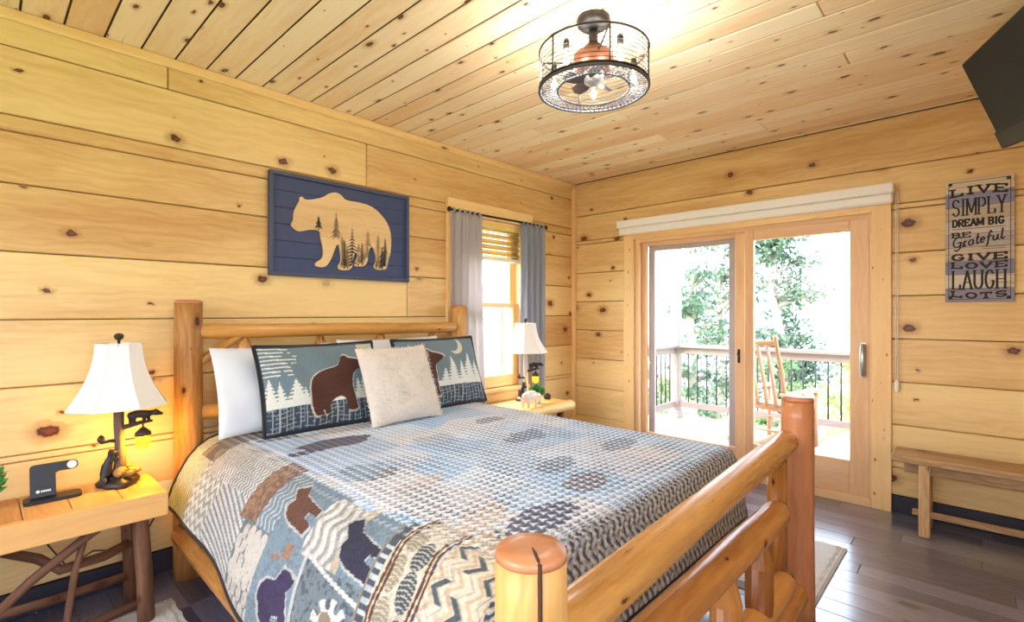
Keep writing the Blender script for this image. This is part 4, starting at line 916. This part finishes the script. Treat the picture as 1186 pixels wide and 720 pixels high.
SER = {'L': [(.1, 1), (.1, 0)], 'I': [(.5, 0), (.5, 1)], 'V': [(.05, 1), (.95, 1)], 'E': [(.1, 1), (.1, 0)], 'M': [(.05, 0), (.95, 0), (.05, 1), (.95, 1)], 'P': [(.1, 0), (.1, 1)], 'Y': [(.05, 1), (.95, 1), (.5, 0)], 'A': [(.03, 0), (.97, 0)], 'B': [(.1, 0), (.1, 1)], 'U': [(.08, 1), (.92, 1)], 'H': [(.08, 0), (.08, 1), (.92, 0), (.92, 1)], 'T': [(.5, 0)], 'R': [(.1, 0), (.1, 1), (.92, 0)], 'D': [(.1, 0), (.1, 1)]}
SGN = lambda x, y, w: (x, D-.022-w, y)
def stroke(mb, pts, t, tv=None):
    """flat painted stroke of width t (tv: width of near-horizontal runs)"""
    tv = tv or t
    for (x0, y0), (x1, y1) in zip(pts[:-1], pts[1:]):
        l = math.hypot(x1-x0, y1-y0)
        if l < 1e-6: continue
        ww = tv+(t-tv)*abs(y1-y0)/l; dx, dy = (x1-x0)/l, (y1-y0)/l; e = ww*.35; nx, ny = -dy*ww/2, dx*ww/2
        q_ = [(x0-dx*e+nx, y0-dy*e+ny), (x0-dx*e-nx, y0-dy*e-ny), (x1+dx*e-nx, y1+dy*e-ny), (x1+dx*e+nx, y1+dy*e+ny)]
        mb.prism(q_, lambda x, y, w: SGN(x, y, w), .0012+.0004*random.random())
def word(txt, x0, x1, z0, z1, t, tv, serif=0., bow=0., gap=.18, lean_=0., name='lettering'):
    mb = MB(); wl = [.45 if c == 'I' else .5 if c == ' ' else 1.25 if c == 'M' else 1. for c in txt]; tot = sum(wl)+gap*(len(txt)-1); u = (x1-x0)/tot; x = x0
    def mp(px, py):
        f = (px-(x0+x1)/2)/((x1-x0)/2); return (px, py+bow*(1-f*f))
    for c, wc in zip(txt, wl):
        if c != ' ':
            for s_ in GL[c]:
                pts = [mp(x+p[0]*wc*u, z0+p[1]*(z1-z0)) for p in s_]; stroke(mb, pts, t, tv)
            if serif:
                for p in SER.get(c, []):
                    cx, cz = mp(x+p[0]*wc*u, z0+p[1]*(z1-z0)); stroke(mb, [(cx-serif, cz), (cx+serif, cz)], tv, tv)
        x += wc*u+gap*u
    mb.build(name, M['ink'], sg)
word('LIVE', 2.862, 3.108, 2.003, 2.046, .013, .009, .012, .012, .35)
word('SIMPLY', 2.866, 3.100, 1.888, 1.985, .009, .005, .008, 0, .22)
word('DREAM BIG', 2.868, 3.092, 1.822, 1.862, .010, .009, 0, 0, .22)
stroke_m = MB(); stroke(stroke_m, [(2.866, 1.806), (3.10, 1.806)], .003); stroke(stroke_m, [(3.0, 1.690), (3.10, 1.690)], .002); stroke(stroke_m, [(3.0, 1.680), (3.10, 1.680)], .002); stroke_m.build('rule_lines', M['ink'], sg)
word('BE', 2.866, 2.950, 1.756, 1.784, .009, .006, .007, 0, .3)
word('GIVE', 2.864, 3.106, 1.618, 1.652, .015, .008, .010, 0, .3)
word('LOVE', 2.864, 3.106, 1.572, 1.604, .013, .007, .009, -.006, .3)
word('LAUGH', 2.866, 3.100, 1.444, 1.552, .011, .005, .008, 0, .22)
word('LOTS', 2.864, 3.104, 1.400, 1.430, .012, .008, .010, -.012, .35)
# script word Grateful, rising to the right
SC = {'G': [arc(.5, .55, .45, .5, 50, 300)+[(.85, .5), (.5, .5)], [(.85, .5), (.8, -.1), (.5, -.35), (.25, -.2)]], 'r': [[(0, 0), (.2, .5), (.35, .55), (.6, .48)], [(.2, .5), (.25, 0), (.6, .05)]],
      'a': [arc(.4, .27, .35, .27, 60, 360), [(.72, .5), (.72, .08), (1., .05)]], 't': [[(.4, 1), (.35, .1), (.6, 0), (.9, .1)], [(.1, .62), (.8, .66)]], 'e': [[(.1, .28), (.75, .34)]+arc(.42, .3, .34, .26, 10, 310)],
      'f': [[(.85, .9), (.6, 1.05), (.4, .8), (.35, -.3), (.15, -.35)], [(.1, .5), (.8, .55)]], 'u': [[(.05, .5), (.1, .1), (.35, 0), (.65, .2), (.7, .52)], [(.7, .5), (.72, .06), (1, .05)]], 'l': [[(.3, 1.05), (.25, .1), (.5, 0), (.8, .12)]]}
mb = MB(); x = 2.866
for c, wd in zip('Grateful', (.046, .022, .028, .020, .024, .026, .030, .022)):
    for s_ in SC[c]:
        pts = []
        for p in s_:
            px = x+p[0]*wd+.006*p[1]; hh = .058; pz = 1.690+p[1]*hh+(px-2.866)*.19; pts.append((px, pz))
        stroke(mb, pts, .008, .006)
    x += wd*1.03+.001
mb.build('lettering', M['ink'], sg)
mb = MB(); e = .016
for a, b in (((sx0+e, sz0+e), (sx1-e, sz0+e)), ((sx1-e, sz0+e), (sx1-e, sz1-e)), ((sx1-e, sz1-e), (sx0+e, sz1-e)), ((sx0+e, sz1-e), (sx0+e, sz0+e))): stroke(mb, [a, b], .003)
for cx in (sx0+.024, sx1-.024):
    for cz in (sz0+.024, sz1-.024): mb.prism(arc(cx, cz, .010, .010, 0, 340, 14), SGN, .0016)
mb.build('border', M['ink'], sg)

# ------------------------------------------------------------------ television on a wall arm
P1 = Vector((2.926, 3.2225, 2.4875)); Wd = Vector((-.2512, .9583, .135)).normalized(); Sd = Vector((.334, .217, -.917)); Sd = (Sd-Wd*Sd.dot(Wd)).normalized(); Nd = Wd.cross(Sd).normalized()
tv = thing('television', 'black flat television tilted down from a wall arm in the upper right corner', 'television', tuple(P1-Wd*.36+Sd*.46))
w_, h_ = .74, .449
def TV(x, y, w): return P1-Wd*x+Sd*y+Nd*w
mt4 = Matrix((( -Wd.x, Sd.x, Nd.x, P1.x), (-Wd.y, Sd.y, Nd.y, P1.y), (-Wd.z, Sd.z, Nd.z, P1.z), (0, 0, 0, 1)))
MB().box(0, w_, 0, h_, -.04, 0, ch=.006, mat=mt4).build('case', M['tvb'], tv)
MB().box(.010, w_-.010, .010, h_-.095, -.002, .0015, mat=mt4).build('screen', M['tv'], tv)
MB().box(.004, w_-.004, h_-.088, h_-.002, -.01, .010, ch=.006, mat=mt4).build('speaker_bar', M['tvb'], tv)
pc = TV(w_/2, h_/2, -.05); mb = MB(); mb.box(w_/2-.10, w_/2+.10, h_/2-.10, h_/2+.10, -.06, -.04, ch=.003, mat=mt4); mb.tube([pc, pc+Vector((.18, -.10, .0)), (XR-.02, pc.y, pc.z)], .018, 10); mb.box(XR-.03, XR, pc.y-.06, pc.y+.06, pc.z-.12, pc.z+.12, ch=.003)
mb.build('wall_arm', M['iron'], tv)

# ------------------------------------------------------------------ caged ceiling fan light
FX, FY = 1.76, 1.84; fan = thing('caged_ceiling_fan', 'round black wire cage ceiling fan light with glowing bulbs', 'ceiling light', (FX, FY, 2.27))
zt, zb, R_ = 2.435, 2.272, .235
MB().lathe([(.001, H), (.072, H), (.075, H-.012), (.070, H-.028), (.050, H-.045), (.001, H-.046)], (FX, FY, 0), 24).build('canopy', M['iron'], fan)
MB().tube([(FX, FY, H-.04), (FX, FY, zt+.01)], .020, 14).build('downrod', M['iron'], fan)
MB().lathe([(.001, zt+.03), (.040, zt+.028), (.05, zt+.01), (.085, zt-.01), (.088, zt-.07), (.07, zt-.085), (.001, zt-.086)], (FX, FY, 0), 24).build('motor_housing', M['rust'], fan)
def ring(z, r, t): return [(FX+r*math.cos(a), FY+r*math.sin(a), z) for a in np.linspace(0, 2*PI, 49)]
mb = MB(); mb.tube(ring(zt, R_, 0), .0052, 8); mb.tube(ring(zb+.012, R_, 0), .0052, 8)
for k in range(1, 8): mb.tube(ring(zt-(zt-zb)*k/8.6, R_, 0), .0016, 6)
for k in range(6): a = k*PI/3+.35; mb.tube([(FX+R_*math.cos(a), FY+R_*math.sin(a), zt), (FX+R_*math.cos(a), FY+R_*math.sin(a), zb+.01)], .004, 8)
for k in range(3):
    a = k*2*PI/3+.35+PI/3; mb.tube([(FX+R_*math.cos(a), FY+R_*math.sin(a), zt), (FX+.07*math.cos(a), FY+.07*math.sin(a), zt-.03)], .0045, 8)
mb.build('wire_cage', M['iron'], fan)
# perforated bottom ring of mesh
mb = MB(); mb.tube(ring(zb, R_, 0), .006, 8); mb.tube(ring(zb, .155, 0), .004, 8)
for k in range(66):
    a = 2*PI*k/66
    for sg_ in (-1, 1):
        b_a = a+sg_*.16; mb.tube([(FX+.157*math.cos(a), FY+.157*math.sin(a), zb), (FX+.196*math.cos((a+b_a)/2), FY+.196*math.sin((a+b_a)/2), zb+.001*sg_), (FX+R_*math.cos(b_a), FY+R_*math.sin(b_a), zb)], .0017, 4, cap=False)
mb.build('mesh_ring', M['mesh'], fan)
for k in range(5):
    a = 2*PI*k/5+.4; mt_ = Matrix.Translation((FX, FY, zb+.045)) @ Matrix.Rotation(a, 4, 'Z') @ Matrix.Rotation(.38, 4, 'X')
    MB().prism([(.035, -.02), (.075, -.034), (.125, -.032), (.138, -.01), (.125, .022), (.07, .024), (.035, .014)], lambda x, y, w: tuple(mt_ @ Vector((x, y, w))), .004).build('fan_blade', M['blade'], fan)
MB().lathe([(.001, zb+.10), (.040, zb+.098), (.046, zb+.06), (.040, zb+.035), (.022, zb+.022), (.001, zb+.02)], (FX, FY, 0), 20).build('fan_hub', M['chrome'], fan)
for k in range(5):
    a = 2*PI*k/5+.9; bx, by = FX+.185*math.cos(a), FY+.185*math.sin(a)
    s_ = MB().lathe([(.001, zt-.012), (.012, zt-.012), (.014, zt-.03), (.013, zt-.052), (.001, zt-.053)], (bx, by, 0), 12).build('bulb_socket', M['iron'], fan)
    MB().lathe([(.010, zt-.052), (.014, zt-.065), (.018, zt-.085), (.015, zt-.108), (.006, zt-.122), (.001, zt-.125)], (bx, by, 0), 14).build('bulb', M['clear'], s_)
    MB().tube([(bx, by, zt-.056), (bx, by, zt-.115)], [.004, .007, ][0:2], 8).build('filament', M['fil'], s_)
    p = bpy.data.lights.new('bulb_light', 'POINT'); p.energy = 7.5; p.color = (1, .95, .88); p.shadow_soft_size = .03
    o = bpy.data.objects.new('bulb_light', p); C.objects.link(o); o.location = (bx, by, zt-.09)

# ------------------------------------------------------------------ bench and rugs
be = thing('bench', 'low weathered wooden bench against the wall right of the sliding door', 'bench', (3.15, 3.87, 0))
mb = MB(); mb.box(2.60, 3.70, 3.73, 3.985, .415, .455, ch=.006, axis=0); mb.build('seat', M['bench'], be)
MB().box(2.66, 3.64, 3.765, 3.785, .355, .415, ch=.004, axis=0).build('apron', M['bench'], be)
for xx in (2.755, 3.55):
    for yy in (3.755, 3.945): MB().box(xx-.026, xx+.026, yy-.018, yy+.018, 0, .415, ch=.005, axis=2).build('leg', M['bench'], be)
    MB().box(xx-.02, xx+.02, 3.773, 3.927, .36, .41, ch=.003, axis=1).build('crosspiece', M['bench'], be)
MB().box(2.70, 3.60, 3.75, 3.772, .115, .150, ch=.004, axis=0).build('stretcher', M['bench'], be)
def rug(label, x0, x1, y0, y1):
    n, m = 120, 60; s = np.linspace(0, 1, n)[:, None]; t = np.linspace(0, 1, m)[None, :]
    X = x0+(x1-x0)*s+.004*np.sin(t*60); Y = y0+(y1-y0)*t+.004*np.sin(s*90); Z = .014+.003*np.random.RandomState(1).rand(n, m)+.004*np.sin(s*25+t*9)*np.sin(t*14)
    Z = Z*(1-.9*((s < .012)+(s > .988)+(t < .02)+(t > .98) > 0))+.0
    r_ = thing('rug', label, 'rug', ((x0+x1)/2, (y0+y1)/2, 0), 'bedside rugs')
    o = grid_obj('pile', np.stack([X, Y, Z+.001], -1), np.stack([X, Y], -1), M['rug'], r_, off=tuple(r_.location))
    MB().box(x0+.003, x1-.003, y0+.003, y1-.003, 0.0005, .006).build('backing', M['rug'], r_)
    rr = random.Random(2)
    for xx, sg_ in ((x0, -1), (x1, 1)):
        b0 = MB()
        for k in range(90):
            yy = y0+(y1-y0)*(k+.5)/90; b0.tube([(xx, yy, .008), (xx+sg_*.012, yy+.004*(rr.random()-.5), .004)], .0028, 4)
        b0.build('fringe', M['rug'], r_)
rug('pale grey rug on the floor along the near side of the bed', .33, 1.95, -.20, .60)
rug('pale grey rug on the floor beyond the footboard toward the sliding door', 1.05, 2.45, 2.46, 3.26)

# ------------------------------------------------------------------ porch outside
DZ = -.05; YD = 6.25
mb = MB(); y = D+.14; k = 0
while y < YD+.05: mb.box(.0, 3.9, y, y+.138, DZ-.03, DZ, axis=0, ch=.004); y += .144
o = mb.build('deck_floor', M['deckwood']); o['kind'] = 'structure'
rl = thing('porch_railing', 'long weathered porch railing with black metal balusters beyond the sliding door', 'railing', (1.9, 6.2, DZ))
MB().box(.172, 3.9, 6.13, 6.27, .855, .895, ch=.006, axis=0).build('top_rail', M['railwood'], rl)
MB().box(.172, 3.9, 6.175, 6.21, .775, .855, ch=.004, axis=0).build('upper_rail', M['railwood'], rl)
MB().box(.172, 3.9, 6.175, 6.21, .09, .165, ch=.004, axis=0).build('bottom_rail', M['railwood'], rl)
for k in range(31):
    x = .27+k*.118; MB().tube([(x, 6.192, .16), (x, 6.192, .78)], .0095, 8).build('baluster', M['bal'], rl)
r2 = thing('porch_railing', 'short porch railing running back to the house at the far left of the glass', 'railing', (.1, 5.2, DZ))
MB().box(.03, .17, 4.25, 6.125, .855, .895, ch=.006, axis=1).build('top_rail', M['railwood'], r2)
MB().box(.083, .118, 4.25, 6.125, .775, .855, ch=.004, axis=1).build('upper_rail', M['railwood'], r2)
MB().box(.083, .118, 4.25, 6.125, .09, .165, ch=.004, axis=1).build('bottom_rail', M['railwood'], r2)
for k in range(15):
    y = 4.37+k*.118; MB().tube([(.10, y, .16), (.10, y, .78)], .0095, 8).build('baluster', M['bal'], r2)
pp = thing('porch_post', 'tall grey square porch post at the corner of the railing', 'post', (.10, 6.2, DZ))
MB().box(.045, .155, 6.145, 6.255, DZ, 2.9, ch=.006, axis=2).build('shaft', M['railwood'], pp)
MB().box(.03, .17, 6.13, 6.27, DZ, DZ+.09, ch=.006).build('base', M['railwood'], pp)
# rocking chair, facing the railing
rc = thing('rocking_chair', 'wooden slat-back rocking chair on the porch facing the railing', 'rocking chair', (1.525, 5.42, DZ), rz=-.26)
hw = .225
for sx in (-1, 1):
    MB().tube([(sx*hw, y, .02+.10*((y)/.45)**2) for y in np.linspace(-.50, .46, 12)], .018, 8, sq=(1.2, .9)).build('rocker', M['rock'], rc, world=False)
    MB().tube([(sx*hw, -.22, .045), (sx*hw, -.24, .40), (sx*(hw-.0), -.33, .80), (sx*(hw-.005), -.42, 1.10), (sx*(hw-.005), -.425, 1.125), (sx*(hw-.005), -.43, 1.145)], [.020, .021, .019, .017, .021, .010], 10).build('back_post', M['rock'], rc, world=False)
    MB().tube([(sx*(hw+.01), .24, .045), (sx*(hw+.01), .24, .58)], [.022, .019], 10).build('front_leg', M['rock'], rc, world=False)
    MB().prism([(-.36, -.02), (-.36, .02), (.05, .045), (.28, .05), (.33, .0), (.28, -.05), (.05, -.04)], lambda x, y, w, sx=sx: (sx*(hw+.012)+y, x, .585+w+.03*(x+.36)*0), .022).build('armrest', M['rock'], rc, world=False)
for k in range(9):
    y = -.22+k*.058; MB().box(-hw, hw, y, y+.05, .40+.012*abs(k-4)/2-.01*(k < 4), .418+.012*abs(k-4)/2-.01*(k < 4), ch=.003).build('seat_slat', M['rock'], rc, world=False)
for k in range(4):
    x = -.135+k*.09; MB().tube([(x, -.26, .46), (x, -.32, .74), (x, -.415, 1.05)], .028, 8, sq=(.3, 1.0)).build('back_slat', M['rock'], rc, world=False)
for zz, yy in ((1.07, -.412), (.46, -.26)): MB().tube([(-hw, yy, zz), (hw, yy, zz)], .024, 8, sq=(1.2, .5)).build('back_rail', M['rock'], rc, world=False)
for (a, b) in (((-hw, .24, .24), (hw, .24, .24)), ((-hw, -.22, .22), (hw, -.22, .22)), ((-hw, -.22, .27), (-hw, .24, .27)), ((hw, -.22, .27), (hw, .24, .27))): MB().tube([a, b], .012, 8).build('stretcher', M['rock'], rc, world=False)

# ------------------------------------------------------------------ hillside, trees, far ridge
n = 60; gx = np.linspace(-40, 40, n)[:, None]; gy = np.linspace(-30, 60, n)[None, :]
GZ = -4.2-.10*np.clip(gy-4, 0, 100)+.6*np.sin(gx*.3)*np.cos(gy*.25)+0*gx; GZ = np.where((np.abs(gx-1.9) < 6) & (np.abs(gy-1.3) < 6), -4.2, GZ)
o = grid_obj('ground', np.stack([gx+0*gy, gy+0*gx, GZ], -1), np.stack([gx+0*gy, gy+0*gx], -1), M['grass']); o['kind'] = 'structure'
rx = np.linspace(-160, 160, 80)[:, None]; ty = np.linspace(0, 1, 12)[None, :]
RZ = -12+ty*(16.5+3*np.sin(rx*.03+2.2)+1.5*np.sin(rx*.09)); o = grid_obj('hills', np.stack([rx+0*ty, 120+30*ty+0*rx, RZ], -1), np.stack([rx+0*ty, ty+0*rx], -1), M['hill']); o['kind'] = 'structure'
def tree(name, label, x, y, zb, h, cr, nleaf, mat, seed, ls=.11, clumps=26, low=.35, lean_=0., group='trees beyond the porch'):
    r = np.random.RandomState(seed); t = thing(name, label, 'tree', (x, y, zb), group)
    tr = MB(); top = Vector((x+lean_, y, zb+h)); pts = [Vector((x, y, zb-.6))]+[Vector((x, y, zb)).lerp(top, k/7)+Vector((r.randn()*.05*h/4, r.randn()*.05*h/4, 0)) for k in range(1, 8)]
    tr.tube(pts, [h*.022*(1-.8*k/7)+.012 for k in range(8)], 9, wob=.06); cl = []
    for k in range(clumps):
        f = low+(1-low)*r.rand(); a = r.rand()*6.28; p0 = Vector((x, y, zb)).lerp(top, f); rad = cr*(.35+.75*r.rand())*math.sqrt(max(.12, 1-((f-low)/(1-low)-.35)**2*1.6))
        p1 = p0+Vector((math.cos(a)*rad, math.sin(a)*rad, rad*(.15+.35*r.rand()))); tr.tube([p0, p0.lerp(p1, .5)+Vector((0, 0, .06*rad)), p1], [h*.008+.004, h*.005+.003, .004], 5, cap=False); cl.append(p1); cl.append(p0.lerp(p1, .6))
    cl = np.array(cl); N = nleaf; c = cl[r.randint(0, len(cl), N)]+np.clip(r.randn(N, 3), -1.7, 1.7)*np.array([1, 1, .6])*cr*.20
    u = r.randn(N, 3); u /= np.linalg.norm(u, axis=1)[:, None]; v = np.cross(u, r.randn(N, 3)); v /= np.linalg.norm(v, axis=1)[:, None]
    s = ls*(.6+.8*r.rand(N, 1)); V = np.stack([c-u*s, c+v*s*.45, c+u*s, c-v*s*.45], 1).reshape(-1, 3)-np.array(t.location)
    me = bpy.data.meshes.new('foliage'); me.from_pydata(V.tolist(), [], np.arange(4*N).reshape(-1, 4).tolist()); me.materials.append(mat); o = bpy.data.objects.new('foliage', me); C.objects.link(o); o.parent = t
    tr.build('trunk', M['trunk'], t)
for args in (
    ('deciduous_tree', 'slim bare-trunked tree just right of the porch post in the left pane', -.95, 9.2, -4.8, 7.4, .62, 1500, M['leafA'], 11, .06, 24, .5),
    ('deciduous_tree', 'taller forked tree filling the right half of the left door pane', -1.75, 12.6, -5.1, 8.2, .95, 3000, M['leafA'], 12, .065, 30, .45),
    ('leafy_tree', 'tall grey-green leafy tree above the rocking chair in the right pane', -.10, 11.3, -5.0, 7.9, .82, 5600, M['leafA'], 13, .06, 44, .58),
    ('leafy_tree', 'pale yellow-green low tree right of the rocking chair behind the railing', .95, 14.3, -5.5, 6.6, 1.0, 4200, M['leafC'], 14, .075, 34, .4),
    ('shrub', 'pale bushy shrub behind the balusters at the right of the door glass', 1.75, 10.2, -5.0, 5.6, .62, 3000, M['leafC'], 15, .06, 28, .3),
    ('shrub', 'mid green shrub behind the balusters under the tall leafy tree', .55, 8.9, -4.8, 5.3, .55, 2800, M['leafB'], 16, .06, 28, .3),
    ('shrub', 'pale green shrub behind the railing left of the porch post', -2.6, 9.3, -4.8, 6.0, .75, 2200, M['leafC'], 17, .065, 26, .3),
    ('shrub', 'light green shrub behind the balusters in the middle of the left pane', -.85, 7.75, -4.6, 5.1, .42, 1500, M['leafB'], 20, .055, 22, .3),
    ('leafy_tree', 'pale blurry tree seen through the bedside window', -7.2, 10.4, -4.9, 6.9, 1.2, 420, M['leafC'], 18, .10, 20, .45),
    ('shrub', 'low pale bush at the bottom of the bedside window view', -3.6, 6.4, -4.4, 4.3, .7, 500, M['leafC'], 19, .09, 18, .3),
): tree(*args)

# ------------------------------------------------------------------ light, sky, camera
W = bpy.data.worlds.new('World'); S.world = W; W.use_nodes = True; nt = W.node_tree; nt.nodes.clear(); q = NB(nt)
sky = q.n('ShaderNodeTexSky'); sky.sky_type = 'NISHITA'; sky.sun_disc = False; sky.sun_elevation = math.radians(50); sky.sun_rotation = math.radians(200); sky.dust_density = 3.0; sky.air_density = 1.0
bg = q.n('ShaderNodeBackground'); ou = q.n('ShaderNodeOutputWorld')
q.put(bg.inputs[0], q.mix(.72, sky.outputs[0], (1.0, 1.02, 1.06))); bg.inputs[1].default_value = 3.9
nt.links.new(bg.outputs[0], ou.inputs[0])
su = bpy.data.lights.new('sun', 'SUN'); su.energy = 7.; su.angle = .02; su.color = (1, .95, .86); so = bpy.data.objects.new('sun', su); C.objects.link(so); so.location = (-6, -3, 9)
so.rotation_euler = Vector((.74, -.03, -.70)).to_track_quat('-Z', 'Y').to_euler()
# fill light added behind the camera to brighten the room, shaped as a dome
lf = thing('added_fill_light', 'added unseen dome fill light above the near part of the room', 'ceiling light', (2.2, -.75, H-.10))
MB().lathe([(.15, H), (.15, H-.02), (.001, H-.021)], (2.2, -.75, 0), 24).build('base', M['iron'], lf)
M['dome'] = plain('added_fill_dome', (1, .95, .88), .5, emit=(1, .96, .9), estr=3.5)
MB().lathe([(.14, H-.021), (.132, H-.06), (.09, H-.09), (.001, H-.10)], (2.2, -.75, 0), 24).build('dome', M['dome'], lf)
cam = bpy.data.cameras.new('Camera'); co = bpy.data.objects.new('Camera', cam); C.objects.link(co)
cam.sensor_width = 36; cam.lens = 36*580/1186; cam.shift_y = 2/1186; cam.clip_start = .02
co.location = (3.0, 0, 1.30); co.rotation_euler = (PI/2, 0, math.radians(43.2)); S.camera = co
vs = S.view_settings; S.display_settings.display_device = 'sRGB'; vs.view_transform = 'Standard'; vs.look = 'None'; vs.exposure = 0.22; vs.gamma = 1.0; vs.use_curve_mapping = False
